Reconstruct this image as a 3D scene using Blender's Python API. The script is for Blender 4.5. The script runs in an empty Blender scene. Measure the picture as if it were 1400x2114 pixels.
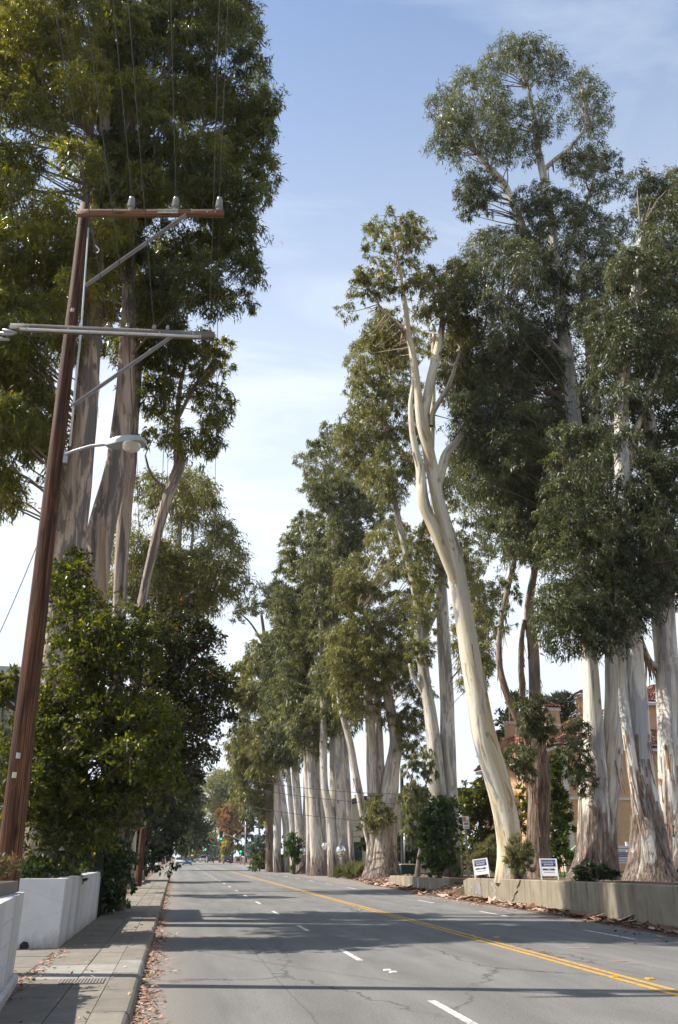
import bpy, math, random
import numpy as np
from mathutils import Vector, Matrix

sc = bpy.context.scene
COL = sc.collection
RNG = np.random.default_rng(11)
random.seed(5)

# ------------------------------------------------------------------ camera, sky, sun, exposure
F, CX, CY, CAMH = 1650.0, 700.0, 1057.0, 1.6          # photograph: 1400 x 2114
PITCH = math.atan((1768.0 - CY) / F)
YAW = math.atan((CX - 363.0) * math.cos(PITCH) / F)
cam_d = bpy.data.cameras.new('camera')
cam = bpy.data.objects.new('camera', cam_d)
COL.objects.link(cam)
cam.location = (0, 0, CAMH)
cam.rotation_euler = (math.pi / 2 + PITCH, 0, -YAW)
cam_d.sensor_fit = 'VERTICAL'
cam_d.sensor_height = 36.0
cam_d.lens = F / 2114.0 * 36.0
cam_d.clip_start = 0.1
cam_d.clip_end = 6000
sc.camera = cam

SUN_EL = math.radians(50)
SUN_DIR = Vector((-math.cos(SUN_EL) * math.cos(math.atan(.25)), math.cos(SUN_EL) * math.sin(math.atan(.25)), math.sin(SUN_EL)))
sun_d = bpy.data.lights.new('sun', 'SUN')
sun_d.energy = 5.0
sun_d.angle = math.radians(0.53)
sun_d.color = (1.0, 0.93, 0.82)
sun = bpy.data.objects.new('sun', sun_d)
COL.objects.link(sun)
sun.rotation_euler = SUN_DIR.to_track_quat('Z', 'Y').to_euler()
sun.location = (-30, 10, 60)

world = bpy.data.worlds.new('World')
sc.world = world
world.use_nodes = True
wn, wl = world.node_tree.nodes, world.node_tree.links
wn.clear()
w_out = wn.new('ShaderNodeOutputWorld')
w_bg = wn.new('ShaderNodeBackground')
w_bg.inputs['Strength'].default_value = 0.125
w_sky = wn.new('ShaderNodeTexSky')
w_sky.sky_type = 'NISHITA'
w_sky.sun_disc = False
w_sky.sun_elevation = SUN_EL
w_sky.sun_rotation = math.atan2(SUN_DIR.x, SUN_DIR.y)
w_sky.air_density = 1.1
w_sky.dust_density = 0.4
w_sky.ozone_density = 3.0
# thin high cirrus veil, thicker low down where one looks through more of it
w_tc = wn.new('ShaderNodeTexCoord')
w_sep = wn.new('ShaderNodeSeparateXYZ')
wl.new(w_tc.outputs['Generated'], w_sep.inputs[0])
w_add = wn.new('ShaderNodeMath'); w_add.operation = 'ADD'; w_add.inputs[1].default_value = 0.16
wl.new(w_sep.outputs['Z'], w_add.inputs[0])
w_div = wn.new('ShaderNodeVectorMath'); w_div.operation = 'DIVIDE'
w_cmb = wn.new('ShaderNodeCombineXYZ')
for i in range(3):
    wl.new(w_add.outputs[0], w_cmb.inputs[i])
wl.new(w_tc.outputs['Generated'], w_div.inputs[0]); wl.new(w_cmb.outputs[0], w_div.inputs[1])
w_map = wn.new('ShaderNodeMapping'); w_map.inputs['Rotation'].default_value = (0, 0, 0.9); w_map.inputs['Scale'].default_value = (0.8, 2.0, 1)
wl.new(w_div.outputs[0], w_map.inputs[0])
w_no = wn.new('ShaderNodeTexNoise'); w_no.inputs['Scale'].default_value = 2.2; w_no.inputs['Detail'].default_value = 7; w_no.inputs['Roughness'].default_value = 0.55; w_no.inputs['Distortion'].default_value = 0.5
wl.new(w_map.outputs[0], w_no.inputs['Vector'])
w_r1 = wn.new('ShaderNodeMapRange'); w_r1.inputs[1].default_value = 0.47; w_r1.inputs[2].default_value = 0.70; w_r1.inputs[3].default_value = 0.0; w_r1.inputs[4].default_value = 0.34
wl.new(w_no.outputs['Fac'], w_r1.inputs[0])
w_r2 = wn.new('ShaderNodeMapRange'); w_r2.inputs[1].default_value = 0.30; w_r2.inputs[2].default_value = 0.98; w_r2.inputs[3].default_value = 0.86; w_r2.inputs[4].default_value = 0.0
w_r2.interpolation_type = 'SMOOTHSTEP'
wl.new(w_sep.outputs['Z'], w_r2.inputs[0])
w_sum = wn.new('ShaderNodeMath'); w_sum.operation = 'ADD'; w_sum.use_clamp = True
wl.new(w_r1.outputs[0], w_sum.inputs[0]); wl.new(w_r2.outputs[0], w_sum.inputs[1])
w_mix = wn.new('ShaderNodeMix'); w_mix.data_type = 'RGBA'
wl.new(w_sum.outputs[0], w_mix.inputs['Factor'])
wl.new(w_sky.outputs[0], w_mix.inputs[6])
w_mix.inputs[7].default_value = (4.9, 5.3, 5.8, 1)
wl.new(w_mix.outputs[2], w_bg.inputs['Color'])
wl.new(w_bg.outputs[0], w_out.inputs['Surface'])

sc.view_settings.view_transform = 'Standard'
sc.view_settings.look = 'None'
sc.view_settings.gamma = 1.0
sc.view_settings.use_curve_mapping = False
sc.view_settings.exposure = 0.75
try:
    sc.cycles.max_bounces = 6
    sc.cycles.diffuse_bounces = 3
    sc.cycles.glossy_bounces = 3
    sc.cycles.transmission_bounces = 4
    sc.cycles.transparent_max_bounces = 4
    sc.cycles.caustics_reflective = False
    sc.cycles.caustics_refractive = False
except Exception:
    pass

# ------------------------------------------------------------------ photo pixel -> place
_cp, _sp, _cy, _sy = math.cos(PITCH), math.sin(PITCH), math.cos(YAW), math.sin(YAW)

def rays(x, y):
    """direction of the view ray through a photograph pixel (vectorised), scaled so that camera depth = 1"""
    dx = (np.asarray(x, float) - CX) / F
    dy = -(np.asarray(y, float) - CY) / F
    a = _cp - dy * _sp
    z = _sp + dy * _cp
    return np.stack([_cy * dx + _sy * a, -_sy * dx + _cy * a, z + 0 * dx], -1)

def at(x, y, Y):
    d = rays(x, y)
    t = np.asarray(Y, float) / d[..., 1]
    return np.array([0, 0, CAMH]) + d * t[..., None]

def at1(x, y, Y):
    return Vector(at(np.array([x]), np.array([y]), np.array([float(Y)]))[0])

def ground_pt(x, y, z=0.0):
    d = rays(np.array([x]), np.array([y]))[0]
    t = (z - CAMH) / d[2]
    return Vector((d[0] * t, d[1] * t, z))

def depth_scale(p):
    """metres per photo pixel at point p"""
    q = np.asarray(p) - np.array([0, 0, CAMH])
    return (q[..., 0] * _sy * _cp + q[..., 1] * _cy * _cp + q[..., 2] * _sp) / F

# ------------------------------------------------------------------ object helpers
def tag(o, label=None, cat=None, group=None, kind=None):
    if label: o['label'] = label
    if cat: o['category'] = cat
    if group: o['group'] = group
    if kind: o['kind'] = kind
    return o

def thing(name, label, cat, loc=(0, 0, 0), group=None, rotz=0.0):
    o = bpy.data.objects.new(name, None)
    o.empty_display_size = 0.2
    COL.objects.link(o)
    o.location = loc
    o.rotation_euler = (0, 0, rotz)
    return tag(o, label, cat, group)

class MB:
    """collects simple shapes, then links them as ONE mesh object"""
    def __init__(self):
        self.v, self.f = [], []
    def add(self, vs, fs):
        n = len(self.v)
        self.v += [tuple(p) for p in vs]
        self.f += [tuple(i + n for i in f) for f in fs]
        return self
    def box(self, x0, x1, y0, y1, z0, z1):
        vs = [(x0, y0, z0), (x1, y0, z0), (x1, y1, z0), (x0, y1, z0), (x0, y0, z1), (x1, y0, z1), (x1, y1, z1), (x0, y1, z1)]
        return self.add(vs, [(0, 3, 2, 1), (4, 5, 6, 7), (0, 1, 5, 4), (1, 2, 6, 5), (2, 3, 7, 6), (3, 0, 4, 7)])
    def bbox(self, x0, x1, y0, y1, z0, z1, b=.01):
        """box with chamfered vertical and top edges"""
        pts = [(x0 + b, y0), (x1 - b, y0), (x1, y0 + b), (x1, y1 - b), (x1 - b, y1), (x0 + b, y1), (x0, y1 - b), (x0, y0 + b)]
        return self.prism(pts, z0, z1, b)
    def prism(self, pts, z0, z1, b=0.0):
        n = len(pts)
        cx = sum(p[0] for p in pts) / n; cy = sum(p[1] for p in pts) / n
        rings = [[(p[0], p[1], z0) for p in pts]]
        if b > 0:
            rings.append([(p[0], p[1], z1 - b) for p in pts])
            def sh(p):
                dx, dy = p[0] - cx, p[1] - cy; l = math.hypot(dx, dy) or 1
                return (p[0] - dx / l * b, p[1] - dy / l * b, z1)
            rings.append([sh(p) for p in pts])
        else:
            rings.append([(p[0], p[1], z1) for p in pts])
        return self.loft(rings)
    def loft(self, rings, cap=True, closed=True):
        n = len(rings[0]); vs = [p for r in rings for p in r]; fs = []
        for k in range(len(rings) - 1):
            for i in range(n if closed else n - 1):
                j = (i + 1) % n
                fs.append((k * n + i, k * n + j, (k + 1) * n + j, (k + 1) * n + i))
        if cap:
            fs.append(tuple(range(n - 1, -1, -1)))
            fs.append(tuple((len(rings) - 1) * n + i for i in range(n)))
        return self.add(vs, fs)
    def bar(self, a, b, w, h=None, up=(0, 0, 1)):
        """rectangular bar from a to b"""
        h = h or w
        a, b = Vector(a), Vector(b); d = (b - a).normalized(); u = Vector(up)
        s = d.cross(u)
        if s.length < 1e-4: s = d.cross(Vector((1, 0, 0)))
        s.normalize(); u = s.cross(d).normalized()
        r = []
        for p in (a, b):
            r.append([p - s * w / 2 - u * h / 2, p + s * w / 2 - u * h / 2, p + s * w / 2 + u * h / 2, p - s * w / 2 + u * h / 2])
        return self.loft(r)
    def tube(self, pts, r, n=8, cap=True):
        pts = [Vector(p) for p in pts]
        rs = r if isinstance(r, (list, tuple)) else [r] * len(pts)
        rings = []; prev = None
        for i, p in enumerate(pts):
            d = (pts[min(i + 1, len(pts) - 1)] - pts[max(i - 1, 0)]).normalized()
            if prev is None:
                s = d.cross(Vector((0, 0, 1)))
                if s.length < 1e-3: s = d.cross(Vector((1, 0, 0)))
            else:
                s = prev - d * prev.dot(d)
            s.normalize(); prev = s; t = d.cross(s)
            rings.append([p + (s * math.cos(2 * math.pi * k / n) + t * math.sin(2 * math.pi * k / n)) * rs[i] for k in range(n)])
        return self.loft(rings, cap)
    def lathe(self, prof, c=(0, 0, 0), n=16, axis='z'):
        rings = []
        for r, z in prof:
            ring = []
            for k in range(n):
                a = 2 * math.pi * k / n
                p = (r * math.cos(a), r * math.sin(a), z)
                if axis == 'y': p = (p[0], p[2], p[1])
                if axis == 'x': p = (p[2], p[0], p[1])
                ring.append((p[0] + c[0], p[1] + c[1], p[2] + c[2]))
            rings.append(ring)
        return self.loft(rings)
    def build(self, name, material, parent=None, smooth=False, world=True):
        me = bpy.data.meshes.new(name)
        off = Vector(parent_world(parent)) if (parent is not None and world) else Vector((0, 0, 0))
        me.from_pydata([tuple(Vector(p) - off) for p in self.v], [], self.f)
        me.validate()
        if smooth:
            me.polygons.foreach_set('use_smooth', [True] * len(me.polygons))
        me.materials.append(material)
        o = bpy.data.objects.new(name, me)
        COL.objects.link(o)
        if parent is not None: o.parent = parent
        return o

def parent_world(p):
    v = Vector((0, 0, 0))
    while p is not None:
        v = v + Vector(p.location); p = p.parent
    return v

def shade_auto(o, deg=35):
    me = o.data
    me.polygons.foreach_set('use_smooth', [True] * len(me.polygons))
    try:
        me.set_sharp_from_angle(angle=math.radians(deg))
    except Exception:
        pass
    return o

def np_mesh(name, co, quads, material, parent=None, attrs=None, smooth=False, off=None):
    """mesh from numpy arrays (quads n x 4)"""
    me = bpy.data.meshes.new(name)
    co = np.asarray(co, dtype=np.float32)
    o_ = np.array(parent_world(parent) if parent is not None else (0, 0, 0), dtype=np.float32) if off is None else np.asarray(off, np.float32)
    co = co - o_
    n, m = len(co), len(quads)
    me.vertices.add(n); me.vertices.foreach_set('co', co.ravel())
    k = quads.shape[1]
    me.loops.add(m * k); me.loops.foreach_set('vertex_index', quads.astype(np.int32).ravel())
    me.polygons.add(m)
    me.polygons.foreach_set('loop_start', np.arange(0, m * k, k, dtype=np.int32))
    if smooth:
        me.polygons.foreach_set('use_smooth', np.ones(m, dtype=bool))
    for an, (typ, arr) in (attrs or {}).items():
        a = me.attributes.new(an, typ, 'POINT')
        a.data.foreach_set('vector' if typ == 'FLOAT_VECTOR' else 'value', np.asarray(arr, np.float32).ravel())
    me.update(calc_edges=True)
    me.materials.append(material)
    o = bpy.data.objects.new(name, me)
    COL.objects.link(o)
    if parent is not None: o.parent = parent
    return o

def text_part(name, body, size, material, parent, mat_local, depth=0.002, align='CENTER'):
    cu = bpy.data.curves.new(name, 'FONT')
    cu.body = body; cu.size = size; cu.extrude = depth; cu.align_x = align; cu.align_y = 'CENTER'
    tmp = bpy.data.objects.new(name, cu)
    COL.objects.link(tmp)
    dg = bpy.context.evaluated_depsgraph_get()
    me = bpy.data.meshes.new_from_object(tmp.evaluated_get(dg))
    bpy.data.objects.remove(tmp); bpy.data.curves.remove(cu)
    me.materials.clear(); me.materials.append(material)
    o = bpy.data.objects.new(name, me)
    COL.objects.link(o)
    o.parent = parent
    o.matrix_local = mat_local
    return o

# ------------------------------------------------------------------ materials
def new_mat(name):
    m = bpy.data.materials.new(name); m.use_nodes = True
    nt = m.node_tree; nt.nodes.clear()
    out = nt.nodes.new('ShaderNodeOutputMaterial')
    return m, nt, nt.nodes, nt.links, out

def principled(nt, out, rough=.7, spec=.3, metal=0.0):
    b = nt.nodes.new('ShaderNodeBsdfPrincipled')
    b.inputs['Roughness'].default_value = rough
    b.inputs['Specular IOR Level'].default_value = spec
    b.inputs['Metallic'].default_value = metal
    nt.links.new(b.outputs[0], out.inputs['Surface'])
    return b

def ramp(nt, fac, stops, interp='LINEAR'):
    r = nt.nodes.new('ShaderNodeValToRGB'); r.color_ramp.interpolation = interp
    e = r.color_ramp.elements
    while len(e) < len(stops): e.new(0.5)
    for i, (p, c) in enumerate(stops):
        e[i].position = p; e[i].color = (*c, 1) if len(c) == 3 else c
    if fac is not None: nt.links.new(fac, r.inputs[0])
    return r

def noise(nt, vec, scale, detail=4, rough=.55, dist=0.0):
    n = nt.nodes.new('ShaderNodeTexNoise')
    n.inputs['Scale'].default_value = scale; n.inputs['Detail'].default_value = detail
    n.inputs['Roughness'].default_value = rough; n.inputs['Distortion'].default_value = dist
    if vec is not None: nt.links.new(vec, n.inputs['Vector'])
    return n

def mapping(nt, vec, scale=(1, 1, 1), loc=(0, 0, 0), rot=(0, 0, 0)):
    m = nt.nodes.new('ShaderNodeMapping')
    m.inputs['Scale'].default_value = scale; m.inputs['Location'].default_value = loc; m.inputs['Rotation'].default_value = rot
    nt.links.new(vec, m.inputs[0])
    return m.outputs[0]

def mix(nt, fac, a, b, blend='MIX'):
    m = nt.nodes.new('ShaderNodeMix'); m.data_type = 'RGBA'; m.blend_type = blend
    for sock, v in ((m.inputs['Factor'], fac), (m.inputs[6], a), (m.inputs[7], b)):
        if hasattr(v, 'is_linked') or isinstance(v, bpy.types.NodeSocket): nt.links.new(v, sock)
        elif isinstance(v, (int, float)): sock.default_value = v
        else: sock.default_value = (*v, 1)
    return m.outputs[2]

def math_n(nt, op, a, b=None, clamp=False):
    m = nt.nodes.new('ShaderNodeMath'); m.operation = op; m.use_clamp = clamp
    for i, v in enumerate((a, b)):
        if v is None: continue
        if isinstance(v, bpy.types.NodeSocket): nt.links.new(v, m.inputs[i])
        else: m.inputs[i].default_value = v
    return m.outputs[0]

def maprange(nt, v, a, b, c=0.0, d=1.0):
    m = nt.nodes.new('ShaderNodeMapRange')
    m.inputs[1].default_value = a; m.inputs[2].default_value = b; m.inputs[3].default_value = c; m.inputs[4].default_value = d
    nt.links.new(v, m.inputs[0]); return m.outputs[0]

def bump(nt, bsdf, h, strength=.4, dist=.02):
    b = nt.nodes.new('ShaderNodeBump'); b.inputs['Strength'].default_value = strength; b.inputs['Distance'].default_value = dist
    nt.links.new(h, b.inputs['Height']); nt.links.new(b.outputs[0], bsdf.inputs['Normal'])

def geo_pos(nt):
    return nt.nodes.new('ShaderNodeNewGeometry').outputs['Position']

def attr(nt, name, out='Vector'):
    a = nt.nodes.new('ShaderNodeAttribute'); a.attribute_name = name
    return a.outputs[out]

def simple(name, c, rough=.6, spec=.3, metal=0.0, var=.12, scale=6.0, bmp=0.0):
    m, nt, N, L, out = new_mat(name)
    b = principled(nt, out, rough, spec, metal)
    n = noise(nt, geo_pos(nt), scale, 5)
    r = ramp(nt, n.outputs['Fac'], [(.3, tuple(x * (1 - var) for x in c)), (.7, tuple(min(1, x * (1 + var)) for x in c))])
    L.new(r.outputs[0], b.inputs['Base Color'])
    if bmp: bump(nt, b, n.outputs['Fac'], bmp, .01)
    return m

def leaf_mat(name, dark, mid, light, trans=.3, rough=.38, spec=.5, tcol=None, young=None):
    m, nt, N, L, out = new_mat(name)
    t = attr(nt, 'tint', 'Fac')
    stops = [(0.0, dark), (.5, mid), (.93, light)] + ([(1.0, young)] if young else [])
    r = ramp(nt, t, stops)
    b = N.new('ShaderNodeBsdfPrincipled')
    b.inputs['Roughness'].default_value = rough; b.inputs['Specular IOR Level'].default_value = spec
    L.new(r.outputs[0], b.inputs['Base Color'])
    tr = N.new('ShaderNodeBsdfTranslucent')
    tc = mix(nt, 1.0, r.outputs[0], tcol or (1.9, 1.9, .8), 'MULTIPLY')
    L.new(tc, tr.inputs['Color'])
    ms = N.new('ShaderNodeMixShader'); ms.inputs[0].default_value = trans
    L.new(b.outputs[0], ms.inputs[1]); L.new(tr.outputs[0], ms.inputs[2])
    L.new(ms.outputs[0], out.inputs['Surface'])
    return m

def bark_mat(name, cream, grey, tan, brown, sock=3.0, sockvar=3.0, patch=.5, streak=(7, 7, .55), sock_soft=1.2, fine_amt=.6, sfreq=(2.2, .22)):
    """smooth gum bark: pale skin with grey and tan streaks, rough brown stocking near the ground (up to about `sock` metres)"""
    m, nt, N, L, out = new_mat(name)
    b = principled(nt, out, .75, .2)
    v = attr(nt, 'bk')
    s = noise(nt, mapping(nt, v, (sfreq[0], sfreq[0], sfreq[1])), 1.6, 6, .62, .8)
    big = noise(nt, mapping(nt, v, (sfreq[0] * .8, sfreq[0] * .8, sfreq[1] * 1.1), (3.1, 1.7, .4)), 1.5, 6, .62, 1.0)
    big2 = noise(nt, mapping(nt, v, (3.1, 3.1, .5), (8.1, 4.7, 2.4)), 1.5, 5, .6, .9)
    fine = noise(nt, mapping(nt, v, streak), 2.2, 6, .7)
    c1 = ramp(nt, s.outputs['Fac'], [(.46, cream), (.56, tuple((a + d) / 2 for a, d in zip(cream, tan))), (.66, tan)]).outputs[0]
    pf = maprange(nt, big.outputs['Fac'], patch - .03, patch + .03)
    c2 = mix(nt, pf, c1, grey)
    c2 = mix(nt, maprange(nt, big2.outputs['Fac'], .60, .64, 0, .85), c2, tuple(x * .62 for x in tan))
    fl = ramp(nt, fine.outputs['Fac'], [(.3, (.5, .49, .48)), (.5, (.95, .95, .95)), (.7, (1.12, 1.12, 1.12))]).outputs[0]
    c3 = mix(nt, fine_amt, c2, fl, 'MULTIPLY')
    # stocking
    sep = N.new('ShaderNodeSeparateXYZ'); L.new(v, sep.inputs[0])
    sn = noise(nt, mapping(nt, v, (2.5, 2.5, .35), (7, 2, 1)), 1.5, 5, .6, .5)
    h = math_n(nt, 'ADD', sep.outputs['Z'], math_n(nt, 'MULTIPLY', math_n(nt, 'SUBTRACT', sn.outputs['Fac'], .5), -2.2 * sockvar))
    sf = maprange(nt, h, sock - sock_soft, sock + sock_soft, 1.0, 0.0)
    bn = noise(nt, mapping(nt, v, (9, 9, .6)), 1.6, 5, .7, .3)
    bc = ramp(nt, bn.outputs['Fac'], [(.34, tuple(x * .25 for x in brown)), (.48, brown), (.62, tuple(min(1, x * 2.0 + .04) for x in brown))]).outputs[0]
    c4 = mix(nt, sf, c3, bc)
    # small knots and scars
    vo = N.new('ShaderNodeTexVoronoi'); vo.inputs['Scale'].default_value = 1.0; L.new(mapping(nt, v, (1.3, 1.3, .7)), vo.inputs['Vector'])
    kf = maprange(nt, vo.outputs['Distance'], .06, .14, .75, 0.0)
    c5 = mix(nt, kf, c4, tuple(x * .4 for x in brown))
    L.new(c5, b.inputs['Base Color'])
    hb = mix(nt, sf, fine.outputs['Fac'], math_n(nt, 'MULTIPLY', bn.outputs['Fac'], 4.0))
    bump(nt, b, hb, .8, .05)
    return m

def wood_pole_mat(name, c_dark, c_mid, c_light):
    m, nt, N, L, out = new_mat(name)
    b = principled(nt, out, .7, .25)
    v = attr(nt, 'bk')
    f = noise(nt, mapping(nt, v, (26, 26, .5)), 1.5, 6, .7)
    g = noise(nt, mapping(nt, v, (5, 5, .5)), 1.3, 4, .6, .4)
    k = math_n(nt, 'ADD', math_n(nt, 'MULTIPLY', f.outputs['Fac'], .6), math_n(nt, 'MULTIPLY', g.outputs['Fac'], .4))
    r = ramp(nt, k, [(.40, c_dark), (.5, c_mid), (.60, c_light)])
    vo = N.new('ShaderNodeTexVoronoi'); vo.inputs['Scale'].default_value = 1.0; L.new(mapping(nt, v, (3, 3, 1.3)), vo.inputs['Vector'])
    c = mix(nt, maprange(nt, vo.outputs['Distance'], .08, .2, .8, 0.0), r.outputs[0], tuple(x * .4 for x in c_dark))
    cr = noise(nt, mapping(nt, v, (16, 16, .22), (5, 3, 2)), 1.6, 4, .6)
    c = mix(nt, maprange(nt, cr.outputs['Fac'], .60, .64, 0, .85), c, tuple(x * .25 for x in c_dark))
    L.new(c, b.inputs['Base Color'])
    bump(nt, b, f.outputs['Fac'], .7, .02)
    return m

M = {}
# foliage
M['leaf_left'] = leaf_mat('leaf_left', (.036, .048, .008), (.110, .126, .020), (.26, .25, .040), .5, .33, .6, (2.2, 2.0, .5), (.24, .20, .045))
M['leaf_gum'] = leaf_mat('leaf_gum', (.045, .056, .026), (.125, .142, .064), (.24, .245, .115), .34, .46, .4, (1.9, 1.8, .7), (.27, .22, .10))
M['leaf_gum_dark'] = leaf_mat('leaf_gum_dark', (.030, .040, .020), (.084, .102, .048), (.175, .19, .098), .32, .45, .4, (1.9, 1.8, .7), (.21, .17, .075))
M['leaf_olive'] = leaf_mat('leaf_olive', (.070, .075, .028), (.165, .172, .062), (.27, .26, .10), .34, .45, .4, (1.8, 1.7, .65), (.28, .22, .085))
M['leaf_shrub'] = leaf_mat('leaf_shrub', (.024, .034, .005), (.070, .086, .010), (.19, .185, .020), .46, .42, .45, (2.2, 2.1, .4), (.32, .27, .03))
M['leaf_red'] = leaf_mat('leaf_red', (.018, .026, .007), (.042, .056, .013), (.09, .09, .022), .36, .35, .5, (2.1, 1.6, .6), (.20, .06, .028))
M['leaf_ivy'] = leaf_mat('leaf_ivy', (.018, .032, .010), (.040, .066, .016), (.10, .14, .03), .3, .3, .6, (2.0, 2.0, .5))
M['leaf_bush'] = leaf_mat('leaf_bush', (.026, .046, .010), (.060, .096, .018), (.12, .165, .03), .32, .35, .55, (2.0, 2.0, .5))
M['leaf_sage'] = leaf_mat('leaf_sage', (.08, .085, .04), (.16, .16, .08), (.26, .24, .12), .3, .5, .3)
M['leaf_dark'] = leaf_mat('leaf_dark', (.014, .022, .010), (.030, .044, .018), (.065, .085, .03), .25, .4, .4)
M['leaf_pine'] = leaf_mat('leaf_pine', (.03, .04, .02), (.062, .078, .034), (.14, .135, .055), .2, .5, .3)
M['leaf_autumn'] = leaf_mat('leaf_autumn', (.14, .075, .03), (.26, .13, .045), (.30, .23, .05), .35, .5, .3, (1.6, 1.5, .8))
M['leaf_yellow'] = leaf_mat('leaf_yellow', (.10, .10, .02), (.20, .19, .03), (.32, .27, .05), .4, .45, .3, (1.7, 1.6, .6))
M['leaf_blue'] = leaf_mat('leaf_blue', (.03, .045, .04), (.07, .10, .085), (.16, .20, .18), .2, .35, .6)
M['leaf_grass'] = leaf_mat('leaf_grass', (.04, .06, .015), (.08, .11, .03), (.16, .17, .06), .35, .5, .3)
M['leaf_flower'] = leaf_mat('leaf_flower', (.05, .06, .03), (.10, .10, .05), (.25, .12, .12), .3, .5, .3)
# bark
M['bark_cream'] = bark_mat('bark_cream', (.72, .66, .53), (.27, .27, .28), (.52, .39, .20), (.20, .14, .10), .1, .8, .58, (4, 4, .5), .6, .3, (1.1, .12))
M['bark_white'] = bark_mat('bark_white', (.74, .71, .65), (.42, .42, .43), (.58, .50, .37), (.155, .115, .092), 2.1, 4.6, .53, (6, 6, .4), .9, .6)
M['bark_far'] = bark_mat('bark_far', (.70, .65, .57), (.36, .34, .31), (.50, .41, .30), (.16, .12, .10), 1.5, 3.2, .52, (6, 6, .35), .8, .6)
M['bark_left'] = bark_mat('bark_left', (.56, .46, .37), (.21, .18, .165), (.42, .28, .19), (.16, .11, .08), .5, 2.0, .50, (9, 9, .22), .8, .9)
M['bark_brown'] = bark_mat('bark_brown', (.34, .26, .20), (.20, .17, .15), (.26, .18, .13), (.17, .12, .09), 7.5, 3.0, .5, (11, 11, .4))
M['bark_strip'] = simple('bark_strip', (.24, .155, .105), .85, .15, 0, .45, 3.0)
M['bark_twig'] = simple('bark_twig', (.26, .20, .15), .8, .2)
M['bark_twig_pale'] = simple('bark_twig_pale', (.42, .36, .28), .8, .2)
M['bark_dark'] = simple('bark_dark', (.09, .07, .055), .85, .2, bmp=.5, scale=12)
# things
M['pole_wood'] = wood_pole_mat('pole_wood', (.014, .006, .004), (.078, .032, .016), (.22, .098, .048))
M['arm_wood'] = wood_pole_mat('arm_wood', (.10, .05, .03), (.22, .11, .065), (.33, .18, .11))
M['arm_grey'] = wood_pole_mat('arm_grey', (.10, .085, .075), (.19, .165, .145), (.29, .26, .235))
M['galv'] = simple('galvanised', (.42, .43, .44), .45, .4, .6)
M['conduit'] = simple('conduit', (.60, .61, .62), .35, .5, .3)
M['lamp_grey'] = simple('lamp_grey', (.36, .38, .40), .4, .5, .1, .06)
M['porcelain'] = simple('porcelain', (.30, .335, .33), .22, .6, 0, .05)
M['wire'] = simple('wire', (.05, .05, .052), .6, .3)
M['black'] = simple('black_print', (.02, .02, .022), .5, .3)
M['sign_white'] = simple('sign_white', (.74, .75, .77), .45, .4, 0, .04)
M['sign_blue'] = simple('sign_blue', (.018, .035, .16), .4, .4, 0, .05)
M['sign_red'] = simple('sign_red', (.62, .18, .08), .5, .3)
M['sign_cream'] = simple('sign_cream', (.62, .58, .44), .6, .3)
M['dark_metal'] = simple('dark_metal', (.045, .045, .05), .5, .4, .2)
M['post_grey'] = simple('post_grey', (.24, .22, .20), .7, .3)
M['yellow_paint'] = simple('yellow_hydrant', (.65, .36, .02), .45, .4)
M['rubber'] = simple('rubber', (.02, .02, .02), .8, .2)
M['chrome'] = simple('chrome', (.75, .75, .75), .2, .5, .9)
M['glass_dark'] = simple('glass_dark', (.02, .025, .03), .06, .8)
M['rim_orange'] = simple('rim_dark', (.10, .09, .09), .5, .3)

def glass_lens():
    m, nt, N, L, out = new_mat('lamp_glass')
    b = principled(nt, out, .25, .5)
    b.inputs['Base Color'].default_value = (.70, .68, .58, 1)
    b.inputs['Transmission Weight'].default_value = .35
    return m
M['lamp_glass'] = glass_lens()

def mirror_mat():
    m, nt, N, L, out = new_mat('convex_mirror')
    b = principled(nt, out, .05, .5, 1.0)
    b.inputs['Base Color'].default_value = (.88, .9, .92, 1)
    return m
M['mirror'] = mirror_mat()

def emit(name, c, s):
    m, nt, N, L, out = new_mat(name)
    e = N.new('ShaderNodeEmission'); e.inputs[0].default_value = (*c, 1); e.inputs[1].default_value = s
    L.new(e.outputs[0], out.inputs['Surface'])
    return m
M['green_light'] = emit('green_signal_light', (.02, .9, .42), 1.4)

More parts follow.
